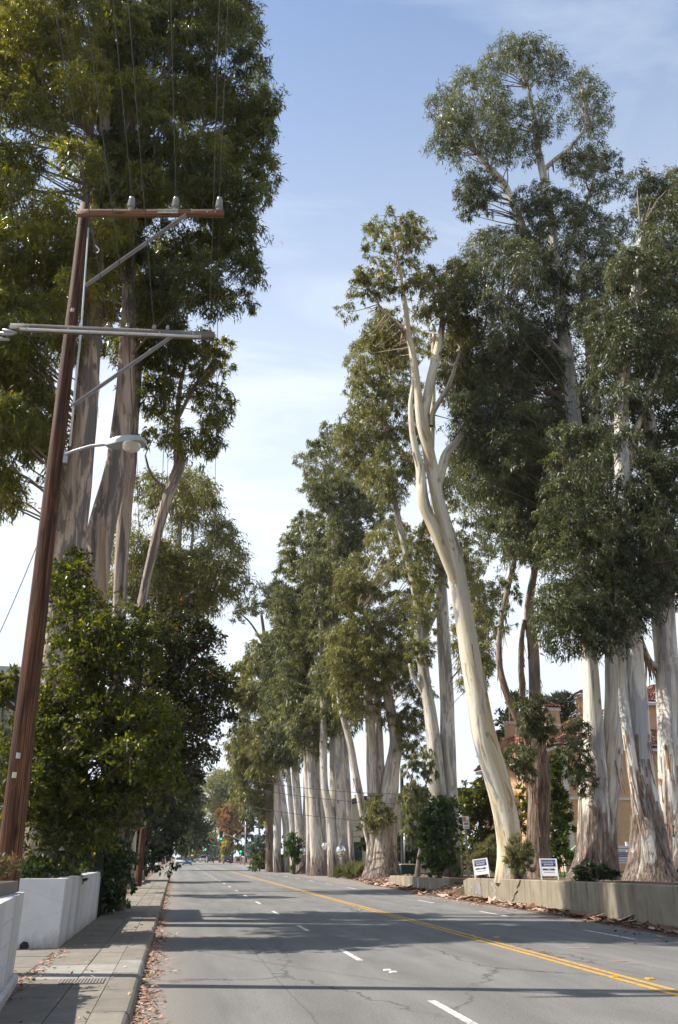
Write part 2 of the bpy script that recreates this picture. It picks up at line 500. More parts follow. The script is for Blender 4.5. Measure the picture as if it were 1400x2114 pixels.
def asphalt():
    m, nt, N, L, out = new_mat('asphalt')
    b = principled(nt, out, .85, .25)
    p = geo_pos(nt)
    fine = noise(nt, p, 38, 4, .8)
    med = noise(nt, mapping(nt, p, (1, .25, 1)), 1.4, 6, .6, .3)
    lane = noise(nt, mapping(nt, p, (1.1, .035, 1)), 1.0, 3, .5)
    base = ramp(nt, med.outputs['Fac'], [(.3, (.128, .126, .122)), (.7, (.186, .182, .175))]).outputs[0]
    base = mix(nt, .8, base, ramp(nt, fine.outputs['Fac'], [(.33, (.5, .5, .5)), (.67, (1.5, 1.5, 1.5))]).outputs[0], 'MULTIPLY')
    base = mix(nt, .6, base, ramp(nt, lane.outputs['Fac'], [(.35, (.8, .8, .8)), (.65, (1.14, 1.13, 1.12))]).outputs[0], 'MULTIPLY')
    sepx = N.new('ShaderNodeSeparateXYZ'); L.new(p, sepx.inputs[0])
    wt = math_n(nt, 'SINE', math_n(nt, 'MULTIPLY', math_n(nt, 'ADD', sepx.outputs['X'], .1), 2 * math.pi / 1.62))
    wtn = noise(nt, mapping(nt, p, (.6, .08, 1), (1, 3, 0)), 1.0, 4, .6)
    base = mix(nt, math_n(nt, 'MULTIPLY', maprange(nt, wt, -.2, 1.0, 0, .32), wtn.outputs['Fac']), base, (.085, .084, .082))
    spk = noise(nt, p, 95, 2, .5)
    base = mix(nt, maprange(nt, spk.outputs['Fac'], .62, .70, 0, .6), base, (.36, .35, .33))
    # meandering sealed cracks
    wv = N.new('ShaderNodeTexVoronoi'); wv.feature = 'DISTANCE_TO_EDGE'; wv.inputs['Scale'].default_value = .33
    dn = noise(nt, p, 1.8, 4, .6)
    dv = N.new('ShaderNodeVectorMath'); dv.operation = 'ADD'
    sc_ = N.new('ShaderNodeVectorMath'); sc_.operation = 'SCALE'; sc_.inputs['Scale'].default_value = .8
    L.new(dn.outputs['Color'], sc_.inputs[0]); L.new(p, dv.inputs[0]); L.new(sc_.outputs[0], dv.inputs[1])
    L.new(mapping(nt, dv.outputs[0], (1, .4, 1)), wv.inputs['Vector'])
    gate = noise(nt, mapping(nt, p, (.25, .12, 1), (4, 9, 0)), 1.0, 2)
    cf = math_n(nt, 'MULTIPLY', maprange(nt, wv.outputs['Distance'], .003, .011, .75, 0.0), maprange(nt, gate.outputs['Fac'], .44, .52))
    base = mix(nt, cf, base, (.05, .05, .05))
    # pale cracked seam in the gutter and dusty margin
    sep = N.new('ShaderNodeSeparateXYZ'); L.new(p, sep.inputs[0])
    wob = math_n(nt, 'MULTIPLY', math_n(nt, 'SUBTRACT', med.outputs['Fac'], .5), .9)
    gx = math_n(nt, 'ADD', sep.outputs['X'], wob)
    base = mix(nt, maprange(nt, gx, -.3, .55, .55, 0.0), base, (.27, .235, .20))
    base = mix(nt, maprange(nt, gx, 9.9, 11.0, 0.0, .5), base, (.26, .21, .18))
    for sx in (1.55, 8.25):
        sd = math_n(nt, 'ABSOLUTE', math_n(nt, 'SUBTRACT', math_n(nt, 'ADD', sep.outputs['X'], math_n(nt, 'MULTIPLY', wob, .25)), sx))
        base = mix(nt, math_n(nt, 'MULTIPLY', maprange(nt, sd, .006, .018, .4, 0.0), maprange(nt, gate.outputs['Fac'], .4, .5)), base, (.045, .045, .045))
    # drips of oil down the lane centres
    stn = noise(nt, mapping(nt, p, (.9, .3, 1), (2, 5, 0)), 1.3, 3, .5)
    base = mix(nt, maprange(nt, stn.outputs['Fac'], .62, .74, 0, .35), base, (.09, .09, .09))
    L.new(base, b.inputs['Base Color'])
    bump(nt, b, fine.outputs['Fac'], .35, .006)
    return m
M['asphalt'] = asphalt()

def concrete(name, c, stain=.5, scale=1.0, tone=(.55, .48, .40)):
    m, nt, N, L, out = new_mat(name)
    b = principled(nt, out, .85, .2)
    p = geo_pos(nt)
    oi = N.new('ShaderNodeObjectInfo')
    fine = noise(nt, p, 45, 4, .7)
    med = noise(nt, p, 2.2 * scale, 6, .65, .4)
    streak = noise(nt, mapping(nt, p, (3, 3, .35)), 1.6, 5, .6)
    base = ramp(nt, med.outputs['Fac'], [(.3, tuple(x * .78 for x in c)), (.72, tuple(x * 1.1 for x in c))]).outputs[0]
    base = mix(nt, .6, base, ramp(nt, fine.outputs['Fac'], [(.3, (.82, .82, .82)), (.7, (1.12, 1.12, 1.12))]).outputs[0], 'MULTIPLY')
    base = mix(nt, maprange(nt, streak.outputs['Fac'], .5, .75, 0, stain), base, tuple(a * t for a, t in zip(c, tone)))
    base = mix(nt, 1.0, base, ramp(nt, oi.outputs['Random'], [(0, (.86, .86, .87)), (1, (1.08, 1.07, 1.05))]).outputs[0], 'MULTIPLY')
    L.new(base, b.inputs['Base Color'])
    bump(nt, b, fine.outputs['Fac'], .3, .005)
    return m
M['sidewalk'] = concrete('sidewalk_concrete', (.225, .205, .175), .4)
M['sidewalk_new'] = concrete('sidewalk_new_concrete', (.30, .288, .268), .2)
M['kerb'] = concrete('kerb_concrete', (.225, .205, .175), .4)
M['wall_conc'] = concrete('retaining_concrete', (.30, .265, .20), .9, .8, (.42, .39, .36))
M['block'] = concrete('block_concrete', (.30, .27, .24), .4)

def white_paint():
    m, nt, N, L, out = new_mat('white_masonry_paint')
    b = principled(nt, out, .6, .3)
    p = geo_pos(nt)
    med = noise(nt, p, 3.0, 5, .6)
    streak = noise(nt, mapping(nt, p, (5, 1.1, .18), (0, 4.3, 0)), 1.3, 5, .6)
    sep = N.new('ShaderNodeSeparateXYZ'); L.new(nt.nodes.new('ShaderNodeNewGeometry').outputs['Normal'], sep.inputs[0])
    base = ramp(nt, med.outputs['Fac'], [(.3, (.54, .545, .57)), (.7, (.61, .615, .64))]).outputs[0]
    # runoff dirt on the street face
    f = math_n(nt, 'MULTIPLY', maprange(nt, streak.outputs['Fac'], .40, .66, .15, .85), maprange(nt, sep.outputs['X'], .5, .8))
    base = mix(nt, f, base, (.27, .25, .23))
    sepz = N.new('ShaderNodeSeparateXYZ'); L.new(p, sepz.inputs[0])
    dn2 = noise(nt, mapping(nt, p, (6, 6, 2)), 1.5, 5, .65)
    hz_ = math_n(nt, 'SUBTRACT', sepz.outputs['Z'], math_n(nt, 'MULTIPLY', dn2.outputs['Fac'], .55))
    base = mix(nt, maprange(nt, hz_, -.18, .06, .65, 0.0), base, (.22, .18, .14))
    drip = noise(nt, mapping(nt, p, (9, 9, .25), (2, 7, 1)), 1.3, 4, .6)
    base = mix(nt, maprange(nt, drip.outputs['Fac'], .56, .72, 0, .35), base, (.38, .36, .34))
    ck = N.new('ShaderNodeTexVoronoi'); ck.feature = 'DISTANCE_TO_EDGE'; ck.inputs['Scale'].default_value = .9
    L.new(mapping(nt, p, (1, 1, 1.6)), ck.inputs['Vector'])
    base = mix(nt, maprange(nt, ck.outputs['Distance'], .0, .006, .5, 0.0), base, (.25, .24, .23))
    br = noise(nt, p, 40, 3, .6)
    L.new(base, b.inputs['Base Color'])
    bump(nt, b, br.outputs['Fac'], .25, .006)
    return m
M['white_wall'] = white_paint()

def ground_mat():
    m, nt, N, L, out = new_mat('litter_ground')
    b = principled(nt, out, .95, .1)
    p = geo_pos(nt)
    n1 = noise(nt, p, 7, 6, .7); n2 = noise(nt, p, .5, 4, .6)
    c = ramp(nt, n1.outputs['Fac'], [(.3, (.06, .04, .028)), (.5, (.15, .10, .07)), (.68, (.28, .19, .14))]).outputs[0]
    c = mix(nt, maprange(nt, n2.outputs['Fac'], .5, .62), c, (.085, .07, .045))
    L.new(c, b.inputs['Base Color']); bump(nt, b, n1.outputs['Fac'], .8, .05)
    return m
M['soil'] = ground_mat()

def grassy():
    m, nt, N, L, out = new_mat('lawn')
    b = principled(nt, out, .9, .1)
    p = geo_pos(nt)
    n1 = noise(nt, p, 9, 5, .7)
    L.new(ramp(nt, n1.outputs['Fac'], [(.3, (.04, .06, .015)), (.7, (.13, .17, .04))]).outputs[0], b.inputs['Base Color'])
    bump(nt, b, n1.outputs['Fac'], .8, .05)
    return m
M['lawn'] = grassy()

def flakes():
    m, nt, N, L, out = new_mat('fallen_bark_and_leaves')
    b = principled(nt, out, .8, .2)
    t = attr(nt, 'tint', 'Fac')
    L.new(ramp(nt, t, [(0, (.12, .065, .04)), (.35, (.25, .13, .085)), (.7, (.40, .24, .17)), (1, (.52, .42, .34))]).outputs[0], b.inputs['Base Color'])
    return m
M['flakes'] = flakes()

def road_paint(name, c):
    m, nt, N, L, out = new_mat(name)
    b = principled(nt, out, .7, .3)
    p = geo_pos(nt)
    n1 = noise(nt, p, 9, 6, .75)
    L.new(mix(nt, maprange(nt, n1.outputs['Fac'], .46, .62, 0, .85), c, (.16, .155, .15)), b.inputs['Base Color'])
    return m
M['line_white'] = road_paint('worn_white_paint', (.60, .60, .57))
M['line_yellow'] = road_paint('worn_yellow_paint', (.56, .30, .03))
M['stucco'] = simple('peach_stucco', (.60, .38, .23), .9, .15, 0, .07, 2.5, .1)
M['trim'] = simple('pale_trim', (.66, .62, .56), .7, .2)
M['tile'] = None
def tile_mat():
    m, nt, N, L, out = new_mat('clay_tile')
    b = principled(nt, out, .8, .2)
    t = attr(nt, 'tint', 'Fac')
    L.new(ramp(nt, t, [(0, (.20, .085, .055)), (.5, (.36, .16, .10)), (1, (.52, .31, .21))]).outputs[0], b.inputs['Base Color'])
    return m
M['tile'] = tile_mat()
M['beige'] = simple('beige_stucco', (.50, .46, .34), .9, .15, 0, .08, 1.5)
M['beige_light'] = simple('light_block_wall', (.52, .49, .42), .9, .15, 0, .06, 1.5)
M['grey_wall'] = simple('grey_wall', (.36, .33, .30), .9, .15, 0, .08)
M['roof_dark'] = simple('dark_roof', (.06, .065, .07), .85, .2)
M['teal'] = simple('teal_fence', (.012, .055, .055), .7, .3)
M['left_house'] = simple('dark_siding', (.07, .066, .06), .8, .2)
M['fascia'] = simple('pale_fascia', (.42, .45, .50), .6, .3)

# ------------------------------------------------------------------ the setting: ground, road, pavement
def struct(o):
    o['kind'] = 'structure'; return o

g_ = MB().add([(-900, -200, -.03), (900, -200, -.03), (900, 1500, -.03), (-900, 1500, -.03)], [(0, 1, 2, 3)])
struct(g_.build('ground', M['soil']))

KX = -.37                                   # kerb face
EDGE = [(10.9, -40), (10.95, 18), (11.35, 24), (11.3, 34), (12.0, 50), (13.4, 66), (14.8, 82), (15.2, 130), (15.2, 900)]
def edge_x(y):
    return float(np.interp(y, [p[1] for p in EDGE], [p[0] for p in EDGE]))
rv, rf = [], []
for i, (x, y) in enumerate(EDGE):
    rv += [(KX - .02, y, 0), (x, y, 0)]
    if i: rf.append((2 * i - 2, 2 * i - 1, 2 * i + 1, 2 * i))
road = struct(MB().add(rv, rf).build('road', M['asphalt']))

def strip(mb, x, w, y0, y1, z=.004, n=1):
    for k in range(n):
        a, b = y0 + (y1 - y0) * k / n, y0 + (y1 - y0) * (k + 1) / n
        mb.add([(x - w / 2, a, z), (x + w / 2, a, z), (x + w / 2, b, z), (x - w / 2, b, z)], [(0, 1, 2, 3)])
    return mb
for dx in (-.10, .10):
    strip(MB(), 6.40 + dx, .11, -20, 420, n=40).build('centre_line', M['line_yellow'], road)
dash = None
for lx in (3.16, 9.6):
    y = 9.15 - 11.8 if lx < 5 else 17.5 - 14.4
    while y < 150:
        o = strip(MB(), lx, .105, y, y + (1.75 if lx < 5 else 2.3)).build('lane_dash', M['line_white'], road)
        y += 5.85 if lx < 5 else 7.2
# raised lane markers
def marker(x, y, m, w=.1, l=.1):
    MB().bbox(x - w / 2, x + w / 2, y - l / 2, y + l / 2, .002, .02, .012).build('lane_marker', m, road)
M['mark_white'] = simple('marker_white', (.6, .6, .57), .4)
M['mark_yellow'] = simple('marker_yellow', (.50, .27, .02), .5)
for (a, b) in ((800, 2004), (812, 2008)):
    p = ground_pt(a, b); marker(p.x, p.y, M['mark_white'], .12, .10)
for (a, b) in ((1268, 2018), (1342, 2022), (985, 1937), (1025, 1936), (975, 1932), (745, 1878), (735, 1872)):
    p = ground_pt(a, b); marker(p.x, p.y, M['mark_yellow'], .12, .12)
# utility locator spray marks
M['spray_orange'] = road_paint('spray_orange', (.55, .22, .14)); M['spray_green'] = road_paint('spray_green', (.16, .30, .24))
for (a, b, w, l, mm) in ((1195, 1957, .45, .10, 'spray_orange'), (1275, 1985, .3, .08, 'spray_orange'), (1310, 1990, .25, .06, 'spray_orange'), (575, 2009, .22, .05, 'spray_green')):
    p = ground_pt(a, b)
    strip(MB(), p.x, w, p.y - l / 2, p.y + l / 2, .005).build('spray_mark', M[mm], road)

# pavement slabs, each a piece of its own
SW = .12
pave = bpy.data.objects.new('pavement', None); COL.objects.link(pave); struct(pave); pave['label'] = 'concrete pavement of scored slabs beside the kerb'
MB().box(-1.93, -.7, -6, 260, -.02, SW - .03).build('base', M['soil'], pave)
for (x0, x1, off) in ((-1.9, -1.162, .0), (-1.15, -.742, .0)):
    y = -4.5 + off; k = 0
    while y < 60:
        ln = 1.55
        new = 12.0 < y < 13.6
        MB().bbox(x0, x1, y, y + ln - .012, .02, SW + random.uniform(-.006, .006), .008).build('slab', M['sidewalk_new' if new else 'sidewalk'], pave)
        y += ln
    MB().bbox(x0, x1, y, 260, .02, SW, .008).build('slab', M['sidewalk'], pave)
for yy in (12.4, 13.9, 15.3):               # driveway apron between the two white walls
    for xx in (-1.91, -3.62):
        MB().bbox(xx - 1.70, xx, yy + .01, min(yy + 1.47, 16.6), .02, SW - .004, .008).build('slab', M['sidewalk'], pave)
kerb = bpy.data.objects.new('kerb', None); COL.objects.link(kerb); struct(kerb)
y = -4
while y < 70:
    ln = 1.55 if y > 8 else 3.1
    a = random.uniform(-.012, .012)
    x0, x1 = -.735, KX + a
    pr = [(x0, 0), (x1 + .04, 0), (x1, SW - .03), (x1 - .03, SW - .004), (x1 - .08, SW), (x0, SW)]
    m_ = 'sidewalk_new' if 12.0 < y < 13.6 else 'kerb'
    MB().loft([[(px_, y, pz) for px_, pz in pr], [(px_, y + ln - .015, pz) for px_, pz in pr]]).build('kerb_stone', M[m_], kerb)
    y += ln
MB().loft([[(px_, y, pz) for px_, pz in pr], [(px_, 260, pz) for px_, pz in pr]]).build('kerb_stone', M['kerb'], kerb)

W1 = [(11.0, -10), (11.1, 8), (11.44, 18.8), (11.93, 25), (12.38, 36.7)]
W2 = [(12.9, 40.3), (12.62, 46), (12.45, 50.6)]
def verge_x(y):
    """line where the raised ground begins"""
    if y < 36.6: return float(np.interp(y, [p[1] for p in W1], [p[0] for p in W1])) + .3
    if 40.4 < y < 50.5: return float(np.interp(y, [p[1] for p in W2], [p[0] for p in W2])) + .25
    return edge_x(y) - .05
def verge_h(x, y):
    """height of the ground right of the road"""
    y = float(y)
    base = float(np.interp(y, [-10, 18, 33, 36.5, 38.5, 41, 50, 54, 62, 80, 200], [1.0, .93, .76, .70, .5, .52, .50, .45, .32, .14, .06]))
    d = float(x) - verge_x(y)
    w = .05 if (y < 36.6 or 40.4 < y < 50.5) else 2.6
    return base * min(1.0, max(0.0, d / w))

xs_ = np.concatenate([np.linspace(0, 3.5, 15), np.linspace(4.2, 60, 24)])
ys_ = np.concatenate([np.linspace(-10, 14, 8), np.linspace(15, 36.55, 40), np.linspace(36.65, 40.35, 12), np.linspace(40.45, 50.45, 20), np.linspace(50.55, 64, 20), np.linspace(66, 260, 40)])
vv = []
for y in ys_:
    ex = verge_x(y)
    for x in xs_:
        X = ex + x
        vv.append((X, y, verge_h(X, y) + .05 * math.sin(X * 1.9 + y) * math.sin(y * 1.3) * min(1, x) - (.03 if x == 0 else 0)))
nx = len(xs_)
ff = np.array([(j * nx + i, j * nx + i + 1, (j + 1) * nx + i + 1, (j + 1) * nx + i) for j in range(len(ys_) - 1) for i in range(nx - 1)])
struct(np_mesh('verge', np.array(vv), ff, M['soil'], smooth=True))
lv, lf = [], []
for i, y in enumerate(np.linspace(-10, 80, 91)):
    lv += [(edge_x(y) - .25, y, .004), (edge_x(y) + .1, y, .02), (max(verge_x(y) + .1, edge_x(y) + .2), y, .03)]
    if i: lf += [(3 * i - 3, 3 * i - 2, 3 * i + 1, 3 * i), (3 * i - 2, 3 * i - 1, 3 * i + 2, 3 * i + 1)]
struct(MB().add(lv, lf).build('gutter_strip', M['soil']))
# ground left of the pavement
MBl = MB().box(-60, -1.94, 26.0, 260, -.02, .10)
struct(MBl.build('terrain', M['soil']))
struct(MB().box(-60, -5.4, -10, 26.0, -.02, .105).build('terrain', M['sidewalk']))

# ------------------------------------------------------------------ trunk and foliage builders
def catmull(P, step):
    P = np.asarray(P, float)
    out = []
    Q = np.vstack([2 * P[0] - P[1], P, 2 * P[-1] - P[-2]])
    for i in range(1, len(Q) - 2):
        seg = np.linalg.norm(Q[i + 1, :3] - Q[i, :3])
        n = max(2, int(seg / step))
        t = np.linspace(0, 1, n, endpoint=False)[:, None]
        a, b, c, d = Q[i - 1], Q[i], Q[i + 1], Q[i + 2]
        out.append(.5 * ((2 * b) + (-a + c) * t + (2 * a - 5 * b + 4 * c - d) * t ** 2 + (-a + 3 * b - 3 * c + d) * t ** 3))
    out.append(Q[-2][None])
    return np.vstack(out)

def trunk_mesh(name, pts, material, parent, n=16, flute=0.0, twist=0.0, lump=.035, zbase=None, step=None, cap_dark=False):
    """pts: rows x, y, z, r (metres)"""
    P = catmull(pts, step or max(.2, float(np.median(np.asarray(pts)[:, 3])) * .8))
    P[:, 3] = np.clip(P[:, 3], .012, None)
    m = len(P)
    T = np.gradient(P[:, :3], axis=0); T /= np.linalg.norm(T, axis=1)[:, None] + 1e-9
    s = np.cross(T[0], [0, 1, .1]); s /= np.linalg.norm(s)
    S = np.zeros((m, 3))
    for i in range(m):
        s = s - T[i] * s.dot(T[i]); s /= np.linalg.norm(s); S[i] = s
    U = np.cross(T, S)
    L = np.concatenate([[0], np.cumsum(np.linalg.norm(np.diff(P[:, :3], axis=0), axis=1))])
    ang = np.linspace(0, 2 * np.pi, n, endpoint=False)
    ph = RNG.uniform(0, 6.28, 6)
    A = ang[None] + 0 * L[:, None]
    h = L[:, None]
    rad = 1 + lump * (np.sin(2 * A + h * .7 + ph[0]) + .7 * np.sin(3 * A - h * .9 + ph[1]) + .5 * np.sin(h * 2.1 + A + ph[2]))
    if flute:
        fl = flute * (.25 + .75 * np.exp(-h / 1.6))
        rad = rad + fl * (np.abs(np.sin(2.5 * A + ph[3] + twist * h)) - .5) + fl * .4 * np.sin(7 * A + ph[4] + twist * h)
    R = P[:, 3][:, None] * rad
    co = P[:, None, :3] + R[..., None] * (np.cos(A)[..., None] * S[:, None] + np.sin(A)[..., None] * U[:, None])
    co = co.reshape(-1, 3)
    z0 = P[0, 2] if zbase is None else zbase
    aa = A + twist * h
    seed = RNG.uniform(0, 40, 2)
    bk = np.stack([np.cos(aa) * np.maximum(P[:, 3], .25)[:, None] + seed[0], np.sin(aa) * np.maximum(P[:, 3], .25)[:, None] + seed[1], (P[:, 2] - z0)[:, None] + 0 * A], -1).reshape(-1, 3)
    i = np.arange(m - 1)[:, None]; k = np.arange(n)[None]; k2 = (k + 1) % n
    q = np.stack([i * n + k, i * n + k2, (i + 1) * n + k2, (i + 1) * n + k], -1).reshape(-1, 4)
    # end cap as a fan of quads to a centre vertex ring
    co = np.vstack([co, P[-1:, :3] + T[-1:] * P[-1, 3] * .25]); bk = np.vstack([bk, bk[-1:]])
    c = len(co) - 1; b0 = (m - 1) * n
    capq = np.array([(b0 + j, b0 + (j + 1) % n, b0 + (j + 2) % n, c) for j in range(0, n, 2)])
    q = np.vstack([q, capq])
    o = np_mesh(name, co, q, material, parent, {'bk': ('FLOAT_VECTOR', bk)}, smooth=True)
    return o, P

def in_poly(px_, py_, poly):
    poly = np.asarray(poly, float); inside = np.zeros(px_.shape, bool)
    j = len(poly) - 1
    for i in range(len(poly)):
        xi, yi = poly[i]; xj, yj = poly[j]
        c = ((yi > py_) != (yj > py_)) & (px_ < (xj - xi) * (py_ - yi) / (yj - yi + 1e-12) + xi)
        inside ^= c; j = i
    return inside

def poly_area(poly):
    p = np.asarray(poly, float); x, y = p[:, 0], p[:, 1]
    return .5 * abs(np.dot(x, np.roll(y, 1)) - np.dot(y, np.roll(x, 1)))

def lobes_from_poly(poly, Y0, thick, R, *a, **k):
    for _ in range(8):
        C, Rr = lobes_try(poly, Y0, thick, R, *a, **k)
        if len(C) >= 5: break
        R *= .75
    return C, Rr

def lobes_try(poly, Y0, thick, R, spacing=.78, drop=.1, layers=2, inset=.42):
    """lobe centres (world) and radii filling an outline seen at distance Y0, spread in depth by +-thick"""
    poly = np.asarray(poly, float)
    cen = at(poly[:, 0].mean(), poly[:, 1].mean(), Y0)
    s = float(depth_scale(cen)); Rp = R / s
    lo, hi = poly.min(0), poly.max(0)
    n = int(min(9000, 60 + 26 * (hi - lo).prod() / (Rp * Rp)))
    cand = RNG.uniform(lo, hi, (n, 2))
    a = np.linspace(0, 2 * np.pi, 10, endpoint=False)
    def frac(k):
        X = cand[:, :1] + np.cos(a) * Rp * k; Yp = cand[:, 1:] + np.sin(a) * Rp * k
        return in_poly(X, Yp, poly).mean(1)
    ok = in_poly(cand[:, 0], cand[:, 1], poly) & (frac(inset) >= .8)
    depth_f = frac(1.9)[ok]; cand = cand[ok]
    keep, kd = [], []
    for p, d in zip(cand, depth_f):
        if keep and np.min(np.hypot(*(np.asarray(keep) - p).T)) < spacing * Rp: continue
        keep.append(p); kd.append(d)
    C, Rr = [], []
    for p, d in zip(keep, kd):
        if RNG.random() < drop: continue
        nl = 1 + int(RNG.random() < (layers - 1) * (.35 + .65 * d)) if layers <= 2 else layers
        for _ in range(nl):
            y = Y0 + RNG.uniform(-1, .8) * thick * (.3 + .7 * d)
            C.append(at(p[0], p[1], y)); Rr.append(R * RNG.uniform(.55, 1.1))
    return np.array(C).reshape(-1, 3), np.array(Rr)

def leaves_mesh(name, C, R, total, L, wr, material, parent, droop=.9, squash=.8, spray_n=26, spray_r=.22, shell=.68, up=.3, tint_sd=.16, tint_off=0.0, young=.02):
    n_s = max(len(C), int(total / spray_n))
    w = R ** 2 / np.sum(R ** 2)
    li = RNG.choice(len(C), n_s, p=w)
    d = RNG.normal(size=(n_s, 3)); d[:, 2] += up * 2; d /= np.linalg.norm(d, axis=1)[:, None]
    rr = R[li] * (shell + (1 - shell) * RNG.random(n_s) ** .6)
    rr = rr * np.where(RNG.random(n_s) < .16, RNG.uniform(1.05, 1.5, n_s), 1.0)
    sc_ = C[li] + d * rr[:, None] * np.array([1, 1, squash])
    tl = RNG.normal(0, .13, len(C))
    ts = tl[li] + RNG.normal(0, .09, n_s) + tint_off
    k = spray_n; N = n_s * k
    si = np.repeat(np.arange(n_s), k)
    sr = (R[li] * spray_r)[si]
    base = sc_[si] + RNG.normal(size=(N, 3)) * sr[:, None] * np.array([.62, .62, .55])
    ld = d[si] * .35 + RNG.normal(size=(N, 3)) * .5
    ld[:, 2] -= droop
    ld /= np.linalg.norm(ld, axis=1)[:, None]
    side = np.cross(ld, RNG.normal(size=(N, 3))); side /= np.linalg.norm(side, axis=1)[:, None] + 1e-9
    ll = L * RNG.uniform(.45, 1.45, N); ww = ll * wr * RNG.uniform(.75, 1.25, N) * .5
    nrm = np.cross(ld, side)
    if wr < .3:
        co = np.stack([base + side * ww[:, None], base - side * ww[:, None], base + ld * ll[:, None] + nrm * (ll * .06)[:, None]], 1).reshape(-1, 3)
        t = np.clip(.45 + ts[si] + RNG.normal(0, tint_sd, N), 0, .93)
        t = np.where(RNG.random(N) < young, 1.0, t)
        return np_mesh(name, co, np.arange(N * 3).reshape(-1, 3), material, parent, {'tint': ('FLOAT', np.repeat(t, 3))}), sc_, li
    p0 = base; p2 = base + ld * ll[:, None]
    mid = base + ld * (ll * .42)[:, None] + nrm * (ll * .05)[:, None]
    p1 = mid + side * ww[:, None]; p3 = mid - side * ww[:, None]
    co = np.stack([p0, p1, p2, p3], 1).reshape(-1, 3)
    q = np.arange(N * 4).reshape(-1, 4)
    t = np.clip(.45 + ts[si] + RNG.normal(0, tint_sd, N), 0, .93)
    t = np.where(RNG.random(N) < young, 1.0, t)
    return np_mesh(name, co, q, material, parent, {'tint': ('FLOAT', np.repeat(t, 4))}), sc_, li

def sticks(name, A, B, r0, r1, material, parent, bend=.12, seg=4):
    """many thin tapering curved twigs joined in one mesh, vectorised (4-sided)"""
    A, B = np.asarray(A, float), np.asarray(B, float)
    if len(A) == 0: return None
    n = len(A); r0 = np.broadcast_to(np.asarray(r0, float), (n,)); r1 = np.broadcast_to(np.asarray(r1, float), (n,))
    d = B - A; ln = np.linalg.norm(d, axis=1)[:, None] + 1e-9; d = d / ln
    s = np.cross(d, RNG.normal(size=(n, 3))); s /= np.linalg.norm(s, axis=1)[:, None] + 1e-9
    u = np.cross(d, s)
    off = RNG.uniform(-1, 1, (n, 1)) * bend * ln
    t = np.linspace(0, 1, seg + 1)
    rings = []
    sagz = np.zeros((n, 3)); sagz[:, 2] = np.clip(d[:, 2], -.3, .6) * .22 * ln[:, 0] * bend / .12
    for tt in t:
        c = A + d * ln * tt + s * off * np.sin(np.pi * tt) + sagz * np.sin(np.pi * tt)
        r = (r0 * (1 - tt) + r1 * tt)[:, None]
        rings.append(np.stack([c + s * r, c + u * r, c - s * r, c - u * r], 1))
    co = np.stack(rings, 1).reshape(-1, 3)          # n, seg+1, 4
    k = np.arange(n)[:, None, None] * (seg + 1) * 4; g = np.arange(seg)[None, :, None] * 4; j = np.arange(4)[None, None]
    j2 = (j + 1) % 4
    q = np.stack([k + g + j, k + g + j2, k + g + 4 + j2, k + g + 4 + j], -1).reshape(-1, 4)
    return np_mesh(name, co, q, material, parent, smooth=True)

LEAF_COUNT = [0]
def plant_crown(root, crowns, skeleton, leafmat, L, wr, twigmat, droop=.9, OT=3.2, min_px=8.8, name='crown', thick_branch=.05, **kw):
    """crowns: list of dict(poly, Y, thick, R, ...)"""
    Cs, Rs, NB, tot = [], [], [], 0
    for c in crowns:
        C, R = lobes_from_poly(c['poly'], c['Y'], c['thick'], c['R'], c.get('spacing', .78), c.get('drop', .06), c.get('layers', 2), c.get('inset', .42))
        if len(C) == 0: continue
        Cs.append(C); Rs.append(R); NB.append(np.full(len(C), bool(c.get('nobranch'))))
        s = float(depth_scale(np.array(C).mean(0)))
        Lm = max(L, min_px * s)
        lp = Lm / s
        tot += 1.7 * poly_area(c['poly']) * OT * c.get('ot', 1.0) / (.5 * lp * lp * wr * .62)
    C = np.vstack(Cs); R = np.concatenate(Rs)
    Lm = max(L, min_px * s)
    LEAF_COUNT[0] += int(tot)
    o, sp, li = leaves_mesh(name, C, R, tot, Lm, wr, leafmat, root, droop=droop, **kw)
    if skeleton is not None and len(skeleton):
        S = np.vstack(skeleton)
        A = []
        for c in C:
            dv = c - S[:, :3]
            dist = np.linalg.norm(dv, axis=1)
            dh = np.hypot(dv[:, 0], dv[:, 1])
            cost = dist + .35 * np.maximum(0, .6 * dh - dv[:, 2])
            A.append(S[int(np.argmin(cost)), :3])
        A = np.array(A)
        kb = ~np.concatenate(NB)
        A, Cb = A[kb], C[kb]
        ln = np.linalg.norm(Cb - A, axis=1)
        sticks('branches', A, Cb, np.clip(thick_branch * (.3 + .16 * ln), .012, .09), .014, twigmat, root, .10, 4)['kind'] = 'stuff'
        pick = RNG.choice(len(sp), min(len(sp), len(C) * 4), replace=False)
        sticks('twigs', C[li[pick]], sp[pick], .014, .005, twigmat, root, .1, 1)['kind'] = 'stuff'
    return o

